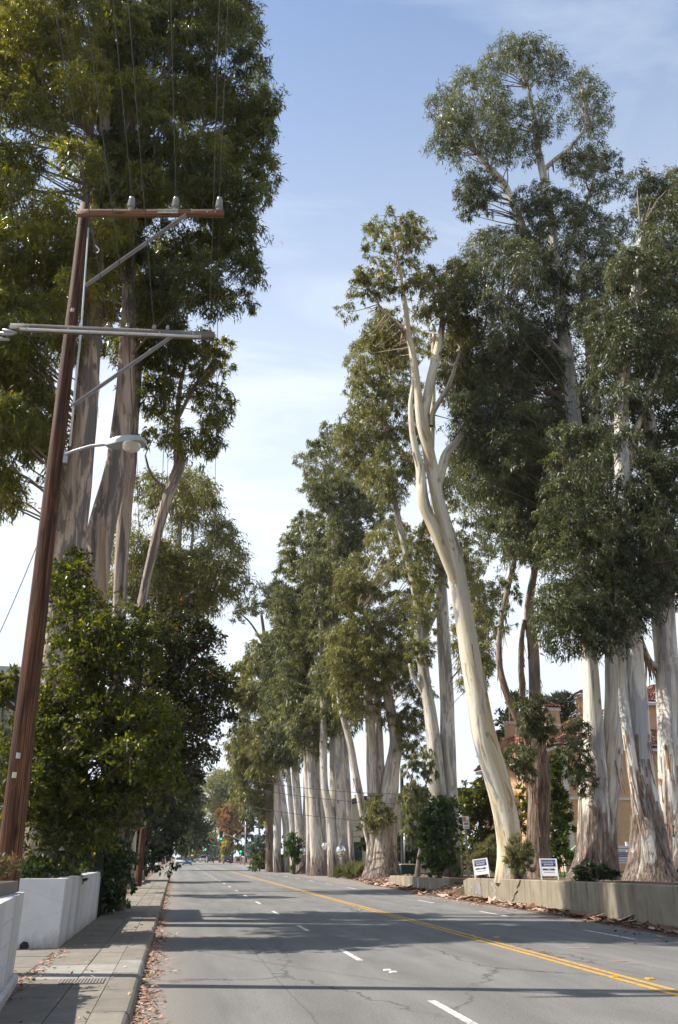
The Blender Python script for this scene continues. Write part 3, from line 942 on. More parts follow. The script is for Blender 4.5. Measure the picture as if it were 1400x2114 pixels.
def bark_strips(root, skel, n, hmax):
    """loose ribbons of bark peeling off the stems"""
    co, q, bk = [], [], []
    for P in skel:
        z0 = P[0, 2]
        idx = np.where(P[:, 2] - z0 < hmax)[0]
        if len(idx) < 2: idx = np.arange(len(P))
        for _ in range(n):
            i = int(RNG.choice(idx)); a = RNG.uniform(0, 6.28)
            d = np.array([math.cos(a), math.sin(a), 0]); t = np.array([-d[1], d[0], 0])
            top = P[i, :3] + d * P[i, 3] * 1.01
            ln = RNG.uniform(.25, 1.1); w = RNG.uniform(.015, .05); curl = RNG.uniform(.02, .16) * ln
            sl = RNG.normal(0, .08)
            lo = P[max(0, i - 1)]
            b = len(co)
            for k in range(4):
                u = k / 3
                c = top + np.array([0, 0, -ln * u]) + d * (curl * u * u + P[0, 3] * .04 + .0) + t * sl * u * ln
                ww = w * (1 - .5 * u)
                co += [c - t * ww, c + t * ww]; bk += [(c[0] * 3, c[1] * 3, u), (c[0] * 3 + .1, c[1] * 3, u)]
            q += [(b + 2 * k, b + 2 * k + 1, b + 2 * k + 3, b + 2 * k + 2) for k in range(3)]
    o = np_mesh('peeling_bark', np.array(co), np.array(q), M['bark_strip'], root)
    o['kind'] = 'stuff'

def gum_tree(name, label, Y, stems, crowns, leafmat, barkmat, twigmat='bark_twig', cat='tree', group=None, L=.2, wr=.23, flute=.25, twist=0.0, base_z=None, strips=0, strip_h=5.0, **kw):
    """stems: list of (part name, [(px, py, half width px, dY)...]) the first one reaches the ground"""
    root = None; skel = []; rk = kw.pop('rscale', 1.0)
    for part, pts in stems:
        rows = []
        for p in pts:
            q = at1(p[0], p[1], Y + (p[3] if len(p) > 3 else 0))
            rows.append([q.x, q.y, q.z, p[2] * .92 * rk * float(depth_scale(np.array(q)))])
        rows = np.array(rows)
        if part == 'trunk' and base_z is not None:
            rows[0, 2] = base_z - .12
        if root is None:
            root = thing(name, label, cat, (rows[0, 0], rows[0, 1], base_z if base_z is not None else rows[0, 2]), group)
            zb = base_z if base_z is not None else rows[0, 2]
        o, P = trunk_mesh(part, rows, barkmat, root, 16 if Y < 40 else 10, flute if part == 'trunk' else 0.04, twist, zbase=zb)
        skel.append(P)
    if strips:
        bark_strips(root, skel, strips, strip_h)
    sk = [P[int(len(P) * .12):] for P in skel]
    if crowns:
        plant_crown(root, crowns, sk, leafmat, L, wr, M[twigmat], **kw)
    return root

# ------------------------------------------------------------------ trees on the left
def CR(poly, Y, thick, R, **k):
    return dict(poly=poly, Y=Y, thick=thick, R=R, **k)

gum_tree('eucalyptus_tree', 'tall eucalyptus with thick grey-tan streaky trunk nearest the wooden utility pole', 24,
    [('trunk', [(92, 1640, 44), (108, 1480, 38), (126, 1300, 34), (140, 1180, 33), (160, 1000, 31), (176, 850, 27), (188, 700, 22), (200, 500, 15), (213, 300, 12), (222, 100, 9), (226, -90, 6)]),
     ('trunk', [(84, 1640, 16, 1.5), (96, 1440, 14, 1.5), (108, 1300, 13, 1.4), (118, 1130, 12, 1.2), (126, 1010, 10, 1), (120, 900, 8, 1), (105, 780, 6, 1)]),
     ('limb', [(196, 610, 10), (184, 520, 8), (178, 400, 7), (186, 300, 6), (196, 200, 4)]),
     ('limb', [(182, 780, 9), (150, 700, 7), (120, 620, 6), (80, 540, 5)]),
     ('limb', [(208, 380, 7), (240, 330, 6), (262, 260, 5), (285, 180, 4)])],
    [CR([(-120, -160), (250, -160), (300, 100), (330, 300), (310, 480), (250, 560), (205, 640), (165, 720), (120, 800), (110, 920), (60, 1060), (15, 1080), (-80, 1000), (-150, 600)], 24, 3.0, .9, drop=.24)],
    M['leaf_left'], M['bark_left'], base_z=.1, L=.21, wr=.23, OT=3.4, flute=.15, twist=.12, tint_off=.06, strips=40, strip_h=20)
gum_tree('eucalyptus_tree', 'tall eucalyptus with twisted pale trunk, its dark crown reaching furthest over the road', 25.5,
    [('trunk', [(150, 1640, 36), (172, 1400, 32), (192, 1230, 30), (208, 1100, 30), (238, 980, 27), (254, 850, 20), (264, 700, 17), (268, 600, 16), (268, 420, 12), (272, 240, 10), (290, 60, 8), (300, -100, 5)]),
     ('limb', [(268, 520, 9), (310, 430, 7), (360, 350, 6), (410, 280, 5), (450, 200, 3)]),
     ('limb', [(266, 640, 8), (330, 600, 6), (400, 560, 5), (470, 520, 3)]),
     ('limb', [(275, 220, 6), (340, 150, 5), (400, 60, 4)])],
    [CR([(200, -160), (515, -160), (528, 30), (512, 100), (548, 165), (555, 205), (572, 215), (545, 300), (560, 350), (545, 400), (528, 470), (545, 500), (520, 545), (548, 600), (552, 640), (520, 662), (440, 650), (400, 690), (350, 680), (300, 660), (270, 600), (240, 500), (210, 250)], 25.5, 3.0, .9, drop=.24)],
    M['leaf_left'], M['bark_left'], base_z=.1, L=.21, wr=.23, OT=3.8, flute=.2, twist=.35, tint_off=-.16)
gum_tree('eucalyptus_tree', 'slim tan eucalyptus trunk standing just right of the twisted pale one', 27,
    [('trunk', [(236, 1640, 18), (240, 1400, 16), (248, 1230, 15), (256, 1080, 15), (270, 950, 13), (280, 820, 11), (290, 700, 9), (300, 600, 6)])],
    [CR([(270, 640), (360, 650), (380, 740), (350, 830), (300, 840), (268, 760)], 27, 1.8, .9, drop=.2), CR([(80, 540), (300, 540), (310, 700), (240, 770), (215, 700), (110, 770)], 29, 2.0, .9)],
    M['leaf_left'], M['bark_left'], base_z=.1, L=.21, wr=.23, OT=3.0, flute=.1, tint_off=-.1)
gum_tree('eucalyptus_tree', 'thin leaning eucalyptus with a pink-brown stem and sparse open crown', 28,
    [('trunk', [(270, 1640, 12), (284, 1330, 11), (298, 1220, 10), (328, 1090, 11), (350, 1015, 12), (370, 962, 13), (368, 930, 10), (366, 880, 7), (372, 800, 5), (385, 740, 3)]),
     ('limb', [(370, 860, 4), (400, 800, 4), (430, 760, 3), (455, 720, 2)]),
     ('limb', [(352, 1010, 4), (330, 1000, 4), (310, 975, 3), (300, 940, 2)])],
    [CR([(315, 720), (355, 735), (385, 690), (440, 690), (480, 715), (492, 760), (468, 790), (487, 845), (465, 872), (458, 930), (420, 955), (392, 930), (350, 955), (305, 930), (295, 850), (340, 800)], 28, 1.6, .62, drop=.28, layers=1.4, ot=.75)],
    M['leaf_left'], M['bark_left'], base_z=.1, L=.2, wr=.23, OT=2.6, flute=.05)
gum_tree('eucalyptus_tree', 'olive-green eucalyptus crown lower down behind the thin leaning stem', 46,
    [('trunk', [(264, 1780, 16), (280, 1600, 14), (312, 1400, 11), (352, 1230, 8), (368, 1130, 6), (372, 1060, 4)]),
     ('limb', [(332, 1320, 6), (330, 1220, 5), (328, 1150, 4), (325, 1080, 3)]),
     ('limb', [(362, 1230, 5), (390, 1160, 4), (400, 1090, 3)])],
    [CR([(250, 1010), (300, 972), (400, 985), (440, 1030), (468, 1080), (490, 1110), (472, 1160), (486, 1210), (460, 1262), (440, 1290), (380, 1300), (300, 1290), (225, 1250), (222, 1130)], 46, 4.5, 1.5)],
    M['leaf_olive'], M['bark_far'], 'bark_twig_pale', base_z=.1, L=.22, OT=3.0)

def broad_tree(name, label, Y, stems, crowns, leaf, base_z, L=.11, wr=.42, **kw):
    return gum_tree(name, label, Y, stems, crowns, leaf, M['bark_dark'], 'bark_dark', 'tree', None, L, wr, .1, 0, base_z, **kw)

broad_tree('broadleaf_tree', 'bushy yellow-green broadleaf tree growing out of the white planter', 19.5,
    [('trunk', [(148, 1800, 9), (146, 1740, 8), (152, 1660, 8), (170, 1580, 7), (160, 1480, 6), (150, 1380, 4), (155, 1250, 3)]),
     ('limb', [(165, 1600, 6), (200, 1530, 6), (240, 1480, 5), (290, 1420, 4)]),
     ('limb', [(150, 1650, 5), (110, 1600, 4), (80, 1540, 4), (60, 1500, 3)])],
    [CR([(40, 1480), (100, 1400), (112, 1310), (98, 1230), (140, 1150), (165, 1122), (180, 1170), (186, 1262), (232, 1240), (300, 1256), (350, 1330), (300, 1400), (250, 1430), (200, 1470), (150, 1500), (90, 1560), (30, 1600), (8, 1560)], 19.5, 1.7, .5, drop=.04, spacing=.6),
     CR([(120, 1520), (200, 1480), (250, 1425), (300, 1430), (330, 1480), (368, 1500), (362, 1560), (350, 1640), (300, 1690), (250, 1690), (205, 1745), (150, 1745), (50, 1745), (15, 1680), (0, 1600), (40, 1540), (90, 1470)], 19.0, 1.6, .5, drop=.03, spacing=.6),
     CR([(-30, 1420), (25, 1370), (35, 1420), (20, 1450), (-10, 1460)], 19.5, .5, .25)],
    M['leaf_shrub'], 1.1, OT=3.4, droop=.35, squash=.9, tint_sd=.2, tint_off=-.12)
broad_tree('broadleaf_tree', 'dark broadleaf tree with reddish leaves leaning out towards the road', 27,
    [('trunk', [(255, 1800, 10), (270, 1700, 9), (300, 1600, 8), (330, 1500, 7), (350, 1420, 5), (370, 1320, 4)]),
     ('limb', [(320, 1540, 5), (370, 1500, 4), (420, 1460, 3)])],
    [CR([(300, 1262), (365, 1238), (420, 1250), (442, 1290), (430, 1330), (456, 1378), (462, 1420), (482, 1448), (460, 1500), (452, 1545), (400, 1585), (360, 1620), (300, 1640), (280, 1500), (320, 1350)], 27, 2.0, .7, drop=.03, spacing=.65)],
    M['leaf_red'], .1, L=.13, OT=4.0, droop=.4, squash=.9, young=.03)
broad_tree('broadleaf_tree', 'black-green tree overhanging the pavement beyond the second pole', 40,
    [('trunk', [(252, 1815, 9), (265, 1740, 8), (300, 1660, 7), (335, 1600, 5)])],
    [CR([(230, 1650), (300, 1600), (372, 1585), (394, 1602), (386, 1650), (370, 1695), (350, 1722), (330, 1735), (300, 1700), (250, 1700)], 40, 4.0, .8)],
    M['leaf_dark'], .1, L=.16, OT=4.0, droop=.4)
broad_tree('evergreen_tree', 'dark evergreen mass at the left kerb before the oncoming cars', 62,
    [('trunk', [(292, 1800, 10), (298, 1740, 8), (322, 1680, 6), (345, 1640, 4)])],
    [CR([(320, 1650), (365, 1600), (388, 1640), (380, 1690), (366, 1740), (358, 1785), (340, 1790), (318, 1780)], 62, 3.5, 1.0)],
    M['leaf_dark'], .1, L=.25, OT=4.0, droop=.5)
for (poly, Y, lm, lab) in (
    ([(355, 1600), (385, 1560), (404, 1580), (400, 1640), (415, 1650), (405, 1700), (385, 1770), (355, 1775), (345, 1690)], 110, 'leaf_pine', 'tall grey-green tree in the distance over the left kerb'),
    ([(372, 1700), (395, 1640), (412, 1660), (418, 1720), (408, 1768), (378, 1772)], 190, 'leaf_olive', 'hazy olive tree at the far end of the left side')):
    broad_tree('distant_tree', lab, Y, [('trunk', [(363 - 4800 / Y, 1768 + 2870 / Y, 4), (363 - 4400 / Y, 1735, 3), (poly[0][0] + 15, 1690, 2)])],
               [CR(poly, Y, 8, Y * .024)], M[lm], 0.0, L=.4, OT=3.4, droop=.6)

# ------------------------------------------------------------------ trees on the right
def vz(px_, Y):
    p = at1(px_, 1790, Y)
    return verge_h(p.x, Y)

gum_tree('eucalyptus_tree', 'tallest eucalyptus, its high crown against blue sky, white forked trunk above the retaining wall', 32,
    [('trunk', [(1226, 1808, 54), (1228, 1775, 40), (1228, 1700, 34), (1228, 1640, 31), (1226, 1570, 25), (1224, 1480, 20), (1217, 1350, 18), (1208, 1200, 18), (1200, 1060, 18), (1190, 940, 18), (1178, 800, 16), (1165, 700, 14), (1152, 600, 12), (1140, 480, 10), (1125, 380, 9), (1110, 300, 7), (1103, 250, 5), (1090, 180, 3)]),
     ('trunk', [(1246, 1795, 28, .2), (1251, 1690, 23, .2), (1260, 1600, 22, .2), (1266, 1500, 21), (1268, 1400, 20), (1262, 1300, 18), (1250, 1150, 16), (1240, 1000, 15), (1228, 850, 13), (1218, 720, 11), (1205, 600, 8), (1200, 500, 5)]),
     ('limb', [(1146, 560, 9), (1120, 530, 9), (1085, 480, 9), (1064, 430, 8), (1040, 380, 8), (1012, 350, 7), (985, 320, 3)]),
     ('limb', [(1124, 350, 5), (1145, 330, 5), (1180, 300, 4), (1215, 255, 3)]),
     ('limb', [(1150, 570, 5), (1180, 500, 5), (1210, 420, 4), (1230, 350, 3)]),
     ('limb', [(1170, 740, 6), (1120, 690, 5), (1060, 640, 4), (1000, 600, 3)])],
    [CR([(1005, 92), (1045, 72), (1090, 84), (1120, 85), (1150, 112), (1160, 146), (1205, 120), (1240, 180), (1250, 220), (1276, 245), (1248, 282), (1200, 300), (1150, 270), (1120, 320), (1080, 345), (1040, 340), (990, 330), (940, 348), (905, 315), (898, 200), (960, 150), (1008, 150)], 32, 3.2, 1.0, drop=.14, layers=1.7),
     CR([(1180, 300), (1260, 290), (1292, 335), (1280, 375), (1250, 415), (1200, 400), (1170, 350)], 32, 2, .85),
     CR([(950, 365), (1012, 350), (1035, 400), (1010, 450), (958, 455), (945, 410)], 32, 1.4, .7, ot=.8),
     CR([(1060, 400), (1120, 385), (1190, 410), (1200, 450), (1150, 490), (1070, 460)], 31, 1.6, .75),
     CR([(975, 480), (1060, 450), (1150, 490), (1220, 440), (1270, 450), (1300, 500), (1290, 610), (1230, 660), (1150, 690), (1060, 770), (1000, 750), (955, 690), (945, 590), (950, 540)], 32, 3.4, 1.0, drop=.05, layers=2),
     CR([(955, 720), (1060, 750), (1150, 740), (1190, 830), (1160, 900), (1140, 1000), (1080, 1060), (1010, 1050), (960, 950), (930, 850)], 33, 3.0, 1.0, drop=.05, layers=2),
     CR([(935, 700), (1130, 690), (1250, 850), (1240, 1050), (1140, 1180), (1010, 1110), (950, 1000)], 35, 2.5, 1.1, drop=.08),
     CR([(1152, 1540), (1185, 1480), (1212, 1500), (1215, 1540), (1226, 1600), (1200, 1650), (1170, 1610)], 31.2, .8, .42, drop=0)],
    M['leaf_gum_dark'], M['bark_white'], base_z=vz(1240, 32), strips=70, L=.19, wr=.23, OT=3.2)
gum_tree('eucalyptus_tree', 'eucalyptus with broad pale trunk and shaggy brown base second from the right edge', 27,
    [('trunk', [(1345, 1820, 62), (1343, 1780, 46), (1338, 1710, 36), (1328, 1620, 27), (1322, 1550, 25), (1316, 1450, 23), (1308, 1350, 21), (1298, 1200, 19), (1288, 1050, 18), (1283, 900, 16), (1290, 750, 14), (1305, 650, 12), (1318, 560, 10), (1324, 480, 6)]),
     ('trunk', [(1322, 1640, 14, -.2), (1300, 1540, 12, -.2), (1288, 1450, 11, -.1), (1284, 1350, 10), (1276, 1200, 9), (1270, 1050, 7)]),
     ('limb', [(1287, 1000, 8), (1310, 900, 7), (1345, 800, 6), (1380, 700, 5)]),
     ('limb', [(1290, 800, 7), (1260, 720, 6), (1240, 640, 4)])],
    [CR([(1300, 355), (1340, 332), (1420, 350), (1490, 480), (1490, 820), (1400, 900), (1300, 880), (1235, 840), (1190, 760), (1200, 650), (1250, 580), (1290, 500), (1308, 430)], 28, 3.0, .95, drop=.06)],
    M['leaf_gum_dark'], M['bark_white'], base_z=vz(1335, 27), strips=80, L=.19, OT=3.2, tint_off=-.04)
gum_tree('eucalyptus_tree', 'pale-stemmed eucalyptus at the right edge with low hanging dark foliage', 28,
    [('trunk', [(1402, 1815, 54), (1396, 1720, 36), (1386, 1560, 28), (1378, 1400, 26), (1368, 1250, 25), (1360, 1100, 22), (1350, 950, 18), (1340, 850, 10)]),
     ('limb', [(1370, 1380, 8), (1345, 1370, 7), (1330, 1340, 6), (1318, 1300, 5)]),
     ('limb', [(1360, 1120, 8), (1310, 1080, 7), (1250, 1060, 6), (1190, 1060, 4)])],
    [CR([(1150, 890), (1230, 850), (1300, 880), (1400, 870), (1490, 900), (1490, 1270), (1390, 1240), (1340, 1270), (1320, 1330), (1262, 1345), (1230, 1320), (1200, 1375), (1150, 1340), (1122, 1280), (1140, 1180), (1110, 1090), (1130, 980)], 27.5, 2.8, .85, drop=.05)],
    M['leaf_gum_dark'], M['bark_white'], base_z=vz(1400, 28), strips=80, L=.2, OT=3.2, tint_off=-.1)
gum_tree('eucalyptus_tree', 'rough brown-barked tree with leafy tufts on its stem behind the right A-frame sign', 36,
    [('trunk', [(1112, 1808, 32), (1111, 1740, 24), (1112, 1650, 23), (1112, 1590, 24), (1106, 1530, 20), (1105, 1440, 14), (1100, 1330, 12), (1092, 1260, 10), (1104, 1180, 7), (1122, 1110, 5)]),
     ('limb', [(1098, 1540, 12), (1072, 1490, 9), (1046, 1430, 8), (1031, 1370, 7), (1033, 1300, 6), (1045, 1230, 6), (1062, 1160, 5), (1080, 1080, 3)]),
     ('limb', [(1085, 1520, 6), (1078, 1430, 6), (1076, 1340, 6), (1082, 1280, 4)])],
    [CR([(1000, 1090), (1050, 1050), (1120, 1000), (1155, 1060), (1130, 1150), (1060, 1190), (1010, 1200), (985, 1150)], 34, 2.4, .8, drop=.3, layers=1.3, ot=.7),
     CR([(1020, 1200), (1060, 1190), (1080, 1260), (1050, 1320), (1010, 1300)], 34, 1.2, .6, drop=.4, layers=1, ot=.6),
     CR([(1070, 1440), (1130, 1430), (1140, 1500), (1125, 1550), (1078, 1520)], 33.6, .8, .42),
     CR([(1040, 1545), (1085, 1545), (1110, 1570), (1100, 1605), (1055, 1600)], 33.6, .8, .42)],
    M['leaf_gum_dark'], M['bark_brown'], thick_branch=.016, base_z=vz(1112, 36), strips=90, strip_h=14, L=.19, OT=2.6, flute=.3)
gum_tree('eucalyptus_tree', 'bare cream eucalyptus leaning towards the road, forked high up, by the left A-frame sign', 32,
    [('trunk', [(1056, 1812, 44), (1054, 1770, 34), (1050, 1720, 33), (1040, 1660, 33), (1020, 1590, 32), (1002, 1530, 31), (984, 1430, 27), (966, 1320, 26), (950, 1230, 25), (936, 1150, 24), (920, 1090, 20), (906, 1040, 17), (896, 985, 17), (884, 930, 16), (876, 870, 14), (886, 800, 12), (900, 740, 11), (910, 690, 9), (914, 660, 6), (916, 620, 3)]),
     ('limb', [(962, 1270, 5, -.1), (944, 1215, 12, -.15), (922, 1155, 15, -.15), (894, 1085, 15, -.1), (874, 1035, 15, -.1), (868, 970, 12), (856, 920, 9), (850, 880, 8), (848, 835, 7), (853, 790, 5), (852, 750, 3)]),
     ('limb', [(897, 990, 6, -.1), (884, 935, 11, -.2), (872, 890, 12, -.2), (866, 850, 11, -.2), (860, 790, 10), (851, 726, 9), (843, 690, 8), (839, 645, 7), (830, 597, 6), (826, 560, 4), (815, 510, 2.5), (805, 470, 1.5)]),
     ('limb', [(900, 1040, 6, 0), (908, 990, 11, -.1), (914, 962, 12, -.2), (922, 935, 11, -.3), (942, 913, 9, -.4), (962, 886, 8, -.5)]),
     ('limb', [(890, 880, 7), (895, 850, 7), (920, 808, 6), (934, 776, 5), (950, 720, 3)]),
     ('limb', [(890, 930, 8, .3), (894, 820, 7, .3), (893, 750, 6, .3), (896, 690, 4, .3)]),
     ('limb', [(843, 690, 4), (815, 660, 3), (790, 640, 2.5), (765, 600, 2), (745, 580, 1.5)])],
    [CR([(752, 480), (795, 434), (862, 450), (882, 492), (855, 520), (840, 550), (790, 535), (746, 525)], 32, 1.6, .55, drop=.12, layers=1.5, ot=.7),
     CR([(742, 560), (800, 530), (868, 550), (872, 605), (830, 620), (790, 606), (760, 632), (735, 656), (708, 655), (718, 610)], 32, 1.7, .55, drop=.15, layers=1.5, ot=.7),
     CR([(860, 590), (905, 556), (965, 545), (990, 600), (975, 700), (930, 725), (890, 650)], 32.5, 2.4, .8),
     CR([(855, 640), (960, 650), (1000, 760), (1000, 900), (940, 880), (900, 800), (870, 720)], 35, 2.0, .7, drop=.12, ot=.8),
     CR([(770, 640), (840, 640), (850, 720), (800, 760), (745, 720)], 34, 1.4, .6, drop=.15, ot=.8)],
    M['leaf_olive'], M['bark_cream'], 'bark_twig_pale', base_z=vz(1052, 32), strips=10, strip_h=30, L=.18, OT=2.8, flute=.12, rscale=.86)
gum_tree('eucalyptus_tree', 'twin-trunked white eucalyptus behind the leafy bush with a broad olive crown', 50,
    [('trunk', [(908, 1800, 24), (904, 1660, 20), (898, 1560, 18), (890, 1480, 15), (880, 1420, 13), (868, 1330, 12), (862, 1250, 10), (850, 1180, 10), (836, 1130, 8), (815, 1040, 6), (800, 940, 4), (790, 820, 3)]),
     ('trunk', [(936, 1800, 22), (930, 1640, 17), (925, 1540, 17), (922, 1420, 16), (915, 1300, 14), (908, 1150, 12), (895, 1000, 9), (870, 850, 7), (840, 720, 4)]),
     ('limb', [(868, 1330, 8), (885, 1290, 8), (905, 1250, 7), (915, 1210, 7)]),
     ('limb', [(860, 1250, 6), (820, 1050, 5), (800, 990, 5), (775, 960, 3)]),
     ('limb', [(885, 1450, 6), (862, 1410, 5), (850, 1390, 4), (845, 1370, 3)])],
    [CR([(735, 705), (780, 665), (840, 660), (878, 720), (868, 820), (880, 950), (860, 1020), (800, 1050), (740, 1010), (703, 960), (702, 880), (716, 800), (728, 740)], 50.5, 4.2, .95, drop=.14, spacing=.72, ot=1.05),
     CR([(895, 1000), (965, 900), (1020, 1000), (1030, 1080), (1010, 1250), (1000, 1400), (975, 1440), (935, 1300), (935, 1120)], 53, 3.0, 1.0, drop=.15, layers=1.4, ot=.8, nobranch=True),
     CR([(838, 1090), (900, 1060), (925, 1200), (905, 1300), (890, 1400), (852, 1390), (845, 1250)], 49, 2.2, .8, drop=.2, layers=1.4, ot=.75, nobranch=True),
     CR([(985, 1200), (1040, 1190), (1030, 1330), (1000, 1400), (975, 1330)], 54, 2.2, .8, drop=.25, layers=1.3, ot=.7, nobranch=True),
     CR([(960, 1290), (1000, 1300), (1010, 1400), (975, 1440)], 47, 1.5, .7, drop=.2)],
    M['leaf_olive'], M['bark_far'], 'bark_twig', thick_branch=.025, base_z=vz(905, 50), L=.2, OT=3.2)
gum_tree('eucalyptus_tree', 'four-stemmed eucalyptus on one stout grey bole at the end of the low wall', 60,
    [('trunk', [(790, 1806, 44), (792, 1770, 32), (796, 1700, 27), (808, 1600, 18), (818, 1530, 15), (808, 1470, 12), (795, 1400, 9), (785, 1300, 6)]),
     ('trunk', [(770, 1800, 18), (771, 1690, 14), (768, 1600, 13), (764, 1500, 11), (758, 1380, 8), (760, 1280, 5)]),
     ('trunk', [(790, 1700, 14, .5), (784, 1600, 12, .5), (780, 1500, 10, .5), (778, 1420, 7, .5)]),
     ('limb', [(765, 1745, 9), (750, 1680, 9), (735, 1600, 8), (722, 1530, 8), (704, 1460, 7), (690, 1380, 4)]),
     ('limb', [(795, 1400, 5), (770, 1310, 4), (745, 1260, 3), (725, 1250, 2)])],
    [CR([(725, 1160), (780, 1085), (850, 1075), (895, 1095), (896, 1180), (880, 1260), (860, 1340), (850, 1430), (810, 1500), (740, 1500), (690, 1440), (680, 1300), (690, 1220)], 60, 4.2, 1.0, drop=.14, spacing=.72, ot=1.1),
     CR([(820, 1480), (870, 1380), (890, 1420), (880, 1520), (850, 1600), (825, 1560)], 59, 2, .9, drop=.2, ot=.7),
     CR([(745, 1690), (770, 1640), (805, 1650), (812, 1690), (790, 1715), (760, 1720)], 58.5, 1.2, .5)],
    M['leaf_olive'], M['bark_far'], 'bark_twig_pale', base_z=vz(785, 60), strips=40, L=.22, OT=3.4, tint_off=-.04)
gum_tree('eucalyptus_tree', 'grey-white eucalyptus pair carrying the right-hand convex mirror', 72,
    [('trunk', [(706, 1806, 22), (705, 1740, 16), (703, 1650, 12), (700, 1550, 11), (695, 1400, 9), (692, 1250, 7), (688, 1100, 5), (684, 980, 3)]),
     ('trunk', [(690, 1800, 14), (684, 1700, 11), (670, 1620, 9), (668, 1500, 8), (665, 1350, 6), (660, 1200, 4)]),
     ('trunk', [(692, 1800, 13, .6), (690, 1650, 10, .6), (688, 1500, 9, .6), (682, 1350, 6, .6)]),
     ('trunk', [(726, 1800, 8, 2.5), (722, 1690, 6.5, 2.5), (716, 1580, 6, 2.5), (708, 1460, 5, 2.5)])],
    [CR([(640, 905), (670, 862), (720, 880), (735, 950), (800, 1030), (830, 1085), (760, 1130), (735, 1250), (690, 1290), (645, 1250), (625, 1150), (655, 1070), (628, 1005), (622, 950)], 72, 4.6, 1.1, drop=.12, spacing=.72, ot=1.1), CR([(640, 1240), (740, 1230), (750, 1400), (730, 1500), (690, 1530), (650, 1460)], 71, 3.5, 1.1, drop=.1, spacing=.72)],
    M['leaf_gum'], M['bark_far'], 'bark_twig_pale', base_z=.12, L=.22, OT=3.4)
gum_tree('eucalyptus_tree', 'streaked grey eucalyptus trunk with the smaller middle mirror', 78,
    [('trunk', [(658, 1808, 22), (655, 1760, 16), (648, 1680, 12), (644, 1610, 10), (638, 1530, 9), (632, 1420, 7), (630, 1300, 5), (632, 1180, 3)]),
     ('trunk', [(672, 1800, 13, .5), (664, 1700, 10, .5), (655, 1600, 8, .5), (650, 1480, 6, .5)]),
     ('trunk', [(640, 1800, 8, .9), (637, 1680, 6, .9), (630, 1560, 5, .9), (622, 1450, 4, .9)])],
    [CR([(592, 1105), (625, 1048), (662, 1070), (690, 1130), (690, 1290), (705, 1420), (680, 1530), (640, 1560), (590, 1540), (568, 1400), (562, 1250), (578, 1170)], 77, 5, 1.15, drop=.12, spacing=.72, ot=1.1)],
    M['leaf_gum'], M['bark_far'], 'bark_twig_pale', base_z=.1, L=.25, OT=3.4, tint_off=.02)
gum_tree('eucalyptus_tree', 'slender white eucalyptus carrying the left-hand mirror', 86,
    [('trunk', [(624, 1800, 16), (622, 1760, 11), (615, 1670, 9), (608, 1565, 8), (600, 1450, 6), (598, 1330, 4)]),
     ('trunk', [(628, 1800, 8), (630, 1700, 6), (632, 1600, 6), (628, 1500, 4)]),
     ('trunk', [(606, 1798, 8, 1), (603, 1700, 6, 1), (596, 1600, 5, 1), (588, 1500, 4, 1)])],
    [CR([(560, 1300), (600, 1240), (640, 1290), (660, 1420), (660, 1540), (610, 1600), (560, 1570), (540, 1420)], 85, 5, 1.2, drop=.1, spacing=.72)],
    M['leaf_gum_dark'], M['bark_far'], 'bark_twig_pale', base_z=.1, L=.25, OT=3.2)
gum_tree('eucalyptus_tree', 'bright white straight trunk beside a brown one, left end of the trunk row', 94,
    [('trunk', [(574, 1802, 11), (572, 1760, 9), (573, 1690, 8), (572, 1620, 8), (568, 1500, 6), (560, 1400, 4)]),
     ('trunk', [(594, 1800, 10), (592, 1720, 8), (582, 1640, 8), (570, 1550, 6), (560, 1450, 4)])],
    [CR([(505, 1345), (530, 1300), (565, 1290), (595, 1330), (610, 1420), (605, 1560), (560, 1620), (500, 1600), (474, 1530), (478, 1430)], 93, 6, 1.25, drop=.12, spacing=.72, ot=1.1)],
    M['leaf_olive'], M['bark_far'], 'bark_twig_pale', base_z=.1, L=.3, OT=3.4)
gum_tree('eucalyptus_tree', 'brown-barked trunk left of the white one, farthest in the trunk row', 97,
    [('trunk', [(557, 1800, 11), (556, 1740, 8), (554, 1650, 7), (550, 1570, 5), (540, 1500, 4)])],
    [CR([(472, 1545), (520, 1520), (575, 1560), (580, 1650), (545, 1700), (505, 1690), (476, 1640)], 99, 5, 1.4, drop=0, spacing=.6)],
    M['leaf_olive'], M['bark_brown'], 'bark_twig', base_z=.1, L=.3, OT=3.2, tint_off=-.05)
broad_tree('pine_tree', 'flat-topped umbrella pine against the sky behind the eucalyptus row', 140,
    [('trunk', [(560, 1790, 6), (556, 1500, 5), (550, 1350, 4), (540, 1270, 3)]), ('limb', [(550, 1340, 3), (520, 1290, 2), (495, 1265, 1.5)])],
    [CR([(472, 1280), (490, 1242), (540, 1215), (590, 1200), (602, 1240), (560, 1270), (520, 1270), (500, 1300)], 140, 6, 1.9, layers=1.5, ot=.8)],
    M['leaf_pine'], 0, L=.4, wr=.2, OT=2.4, droop=-.2)
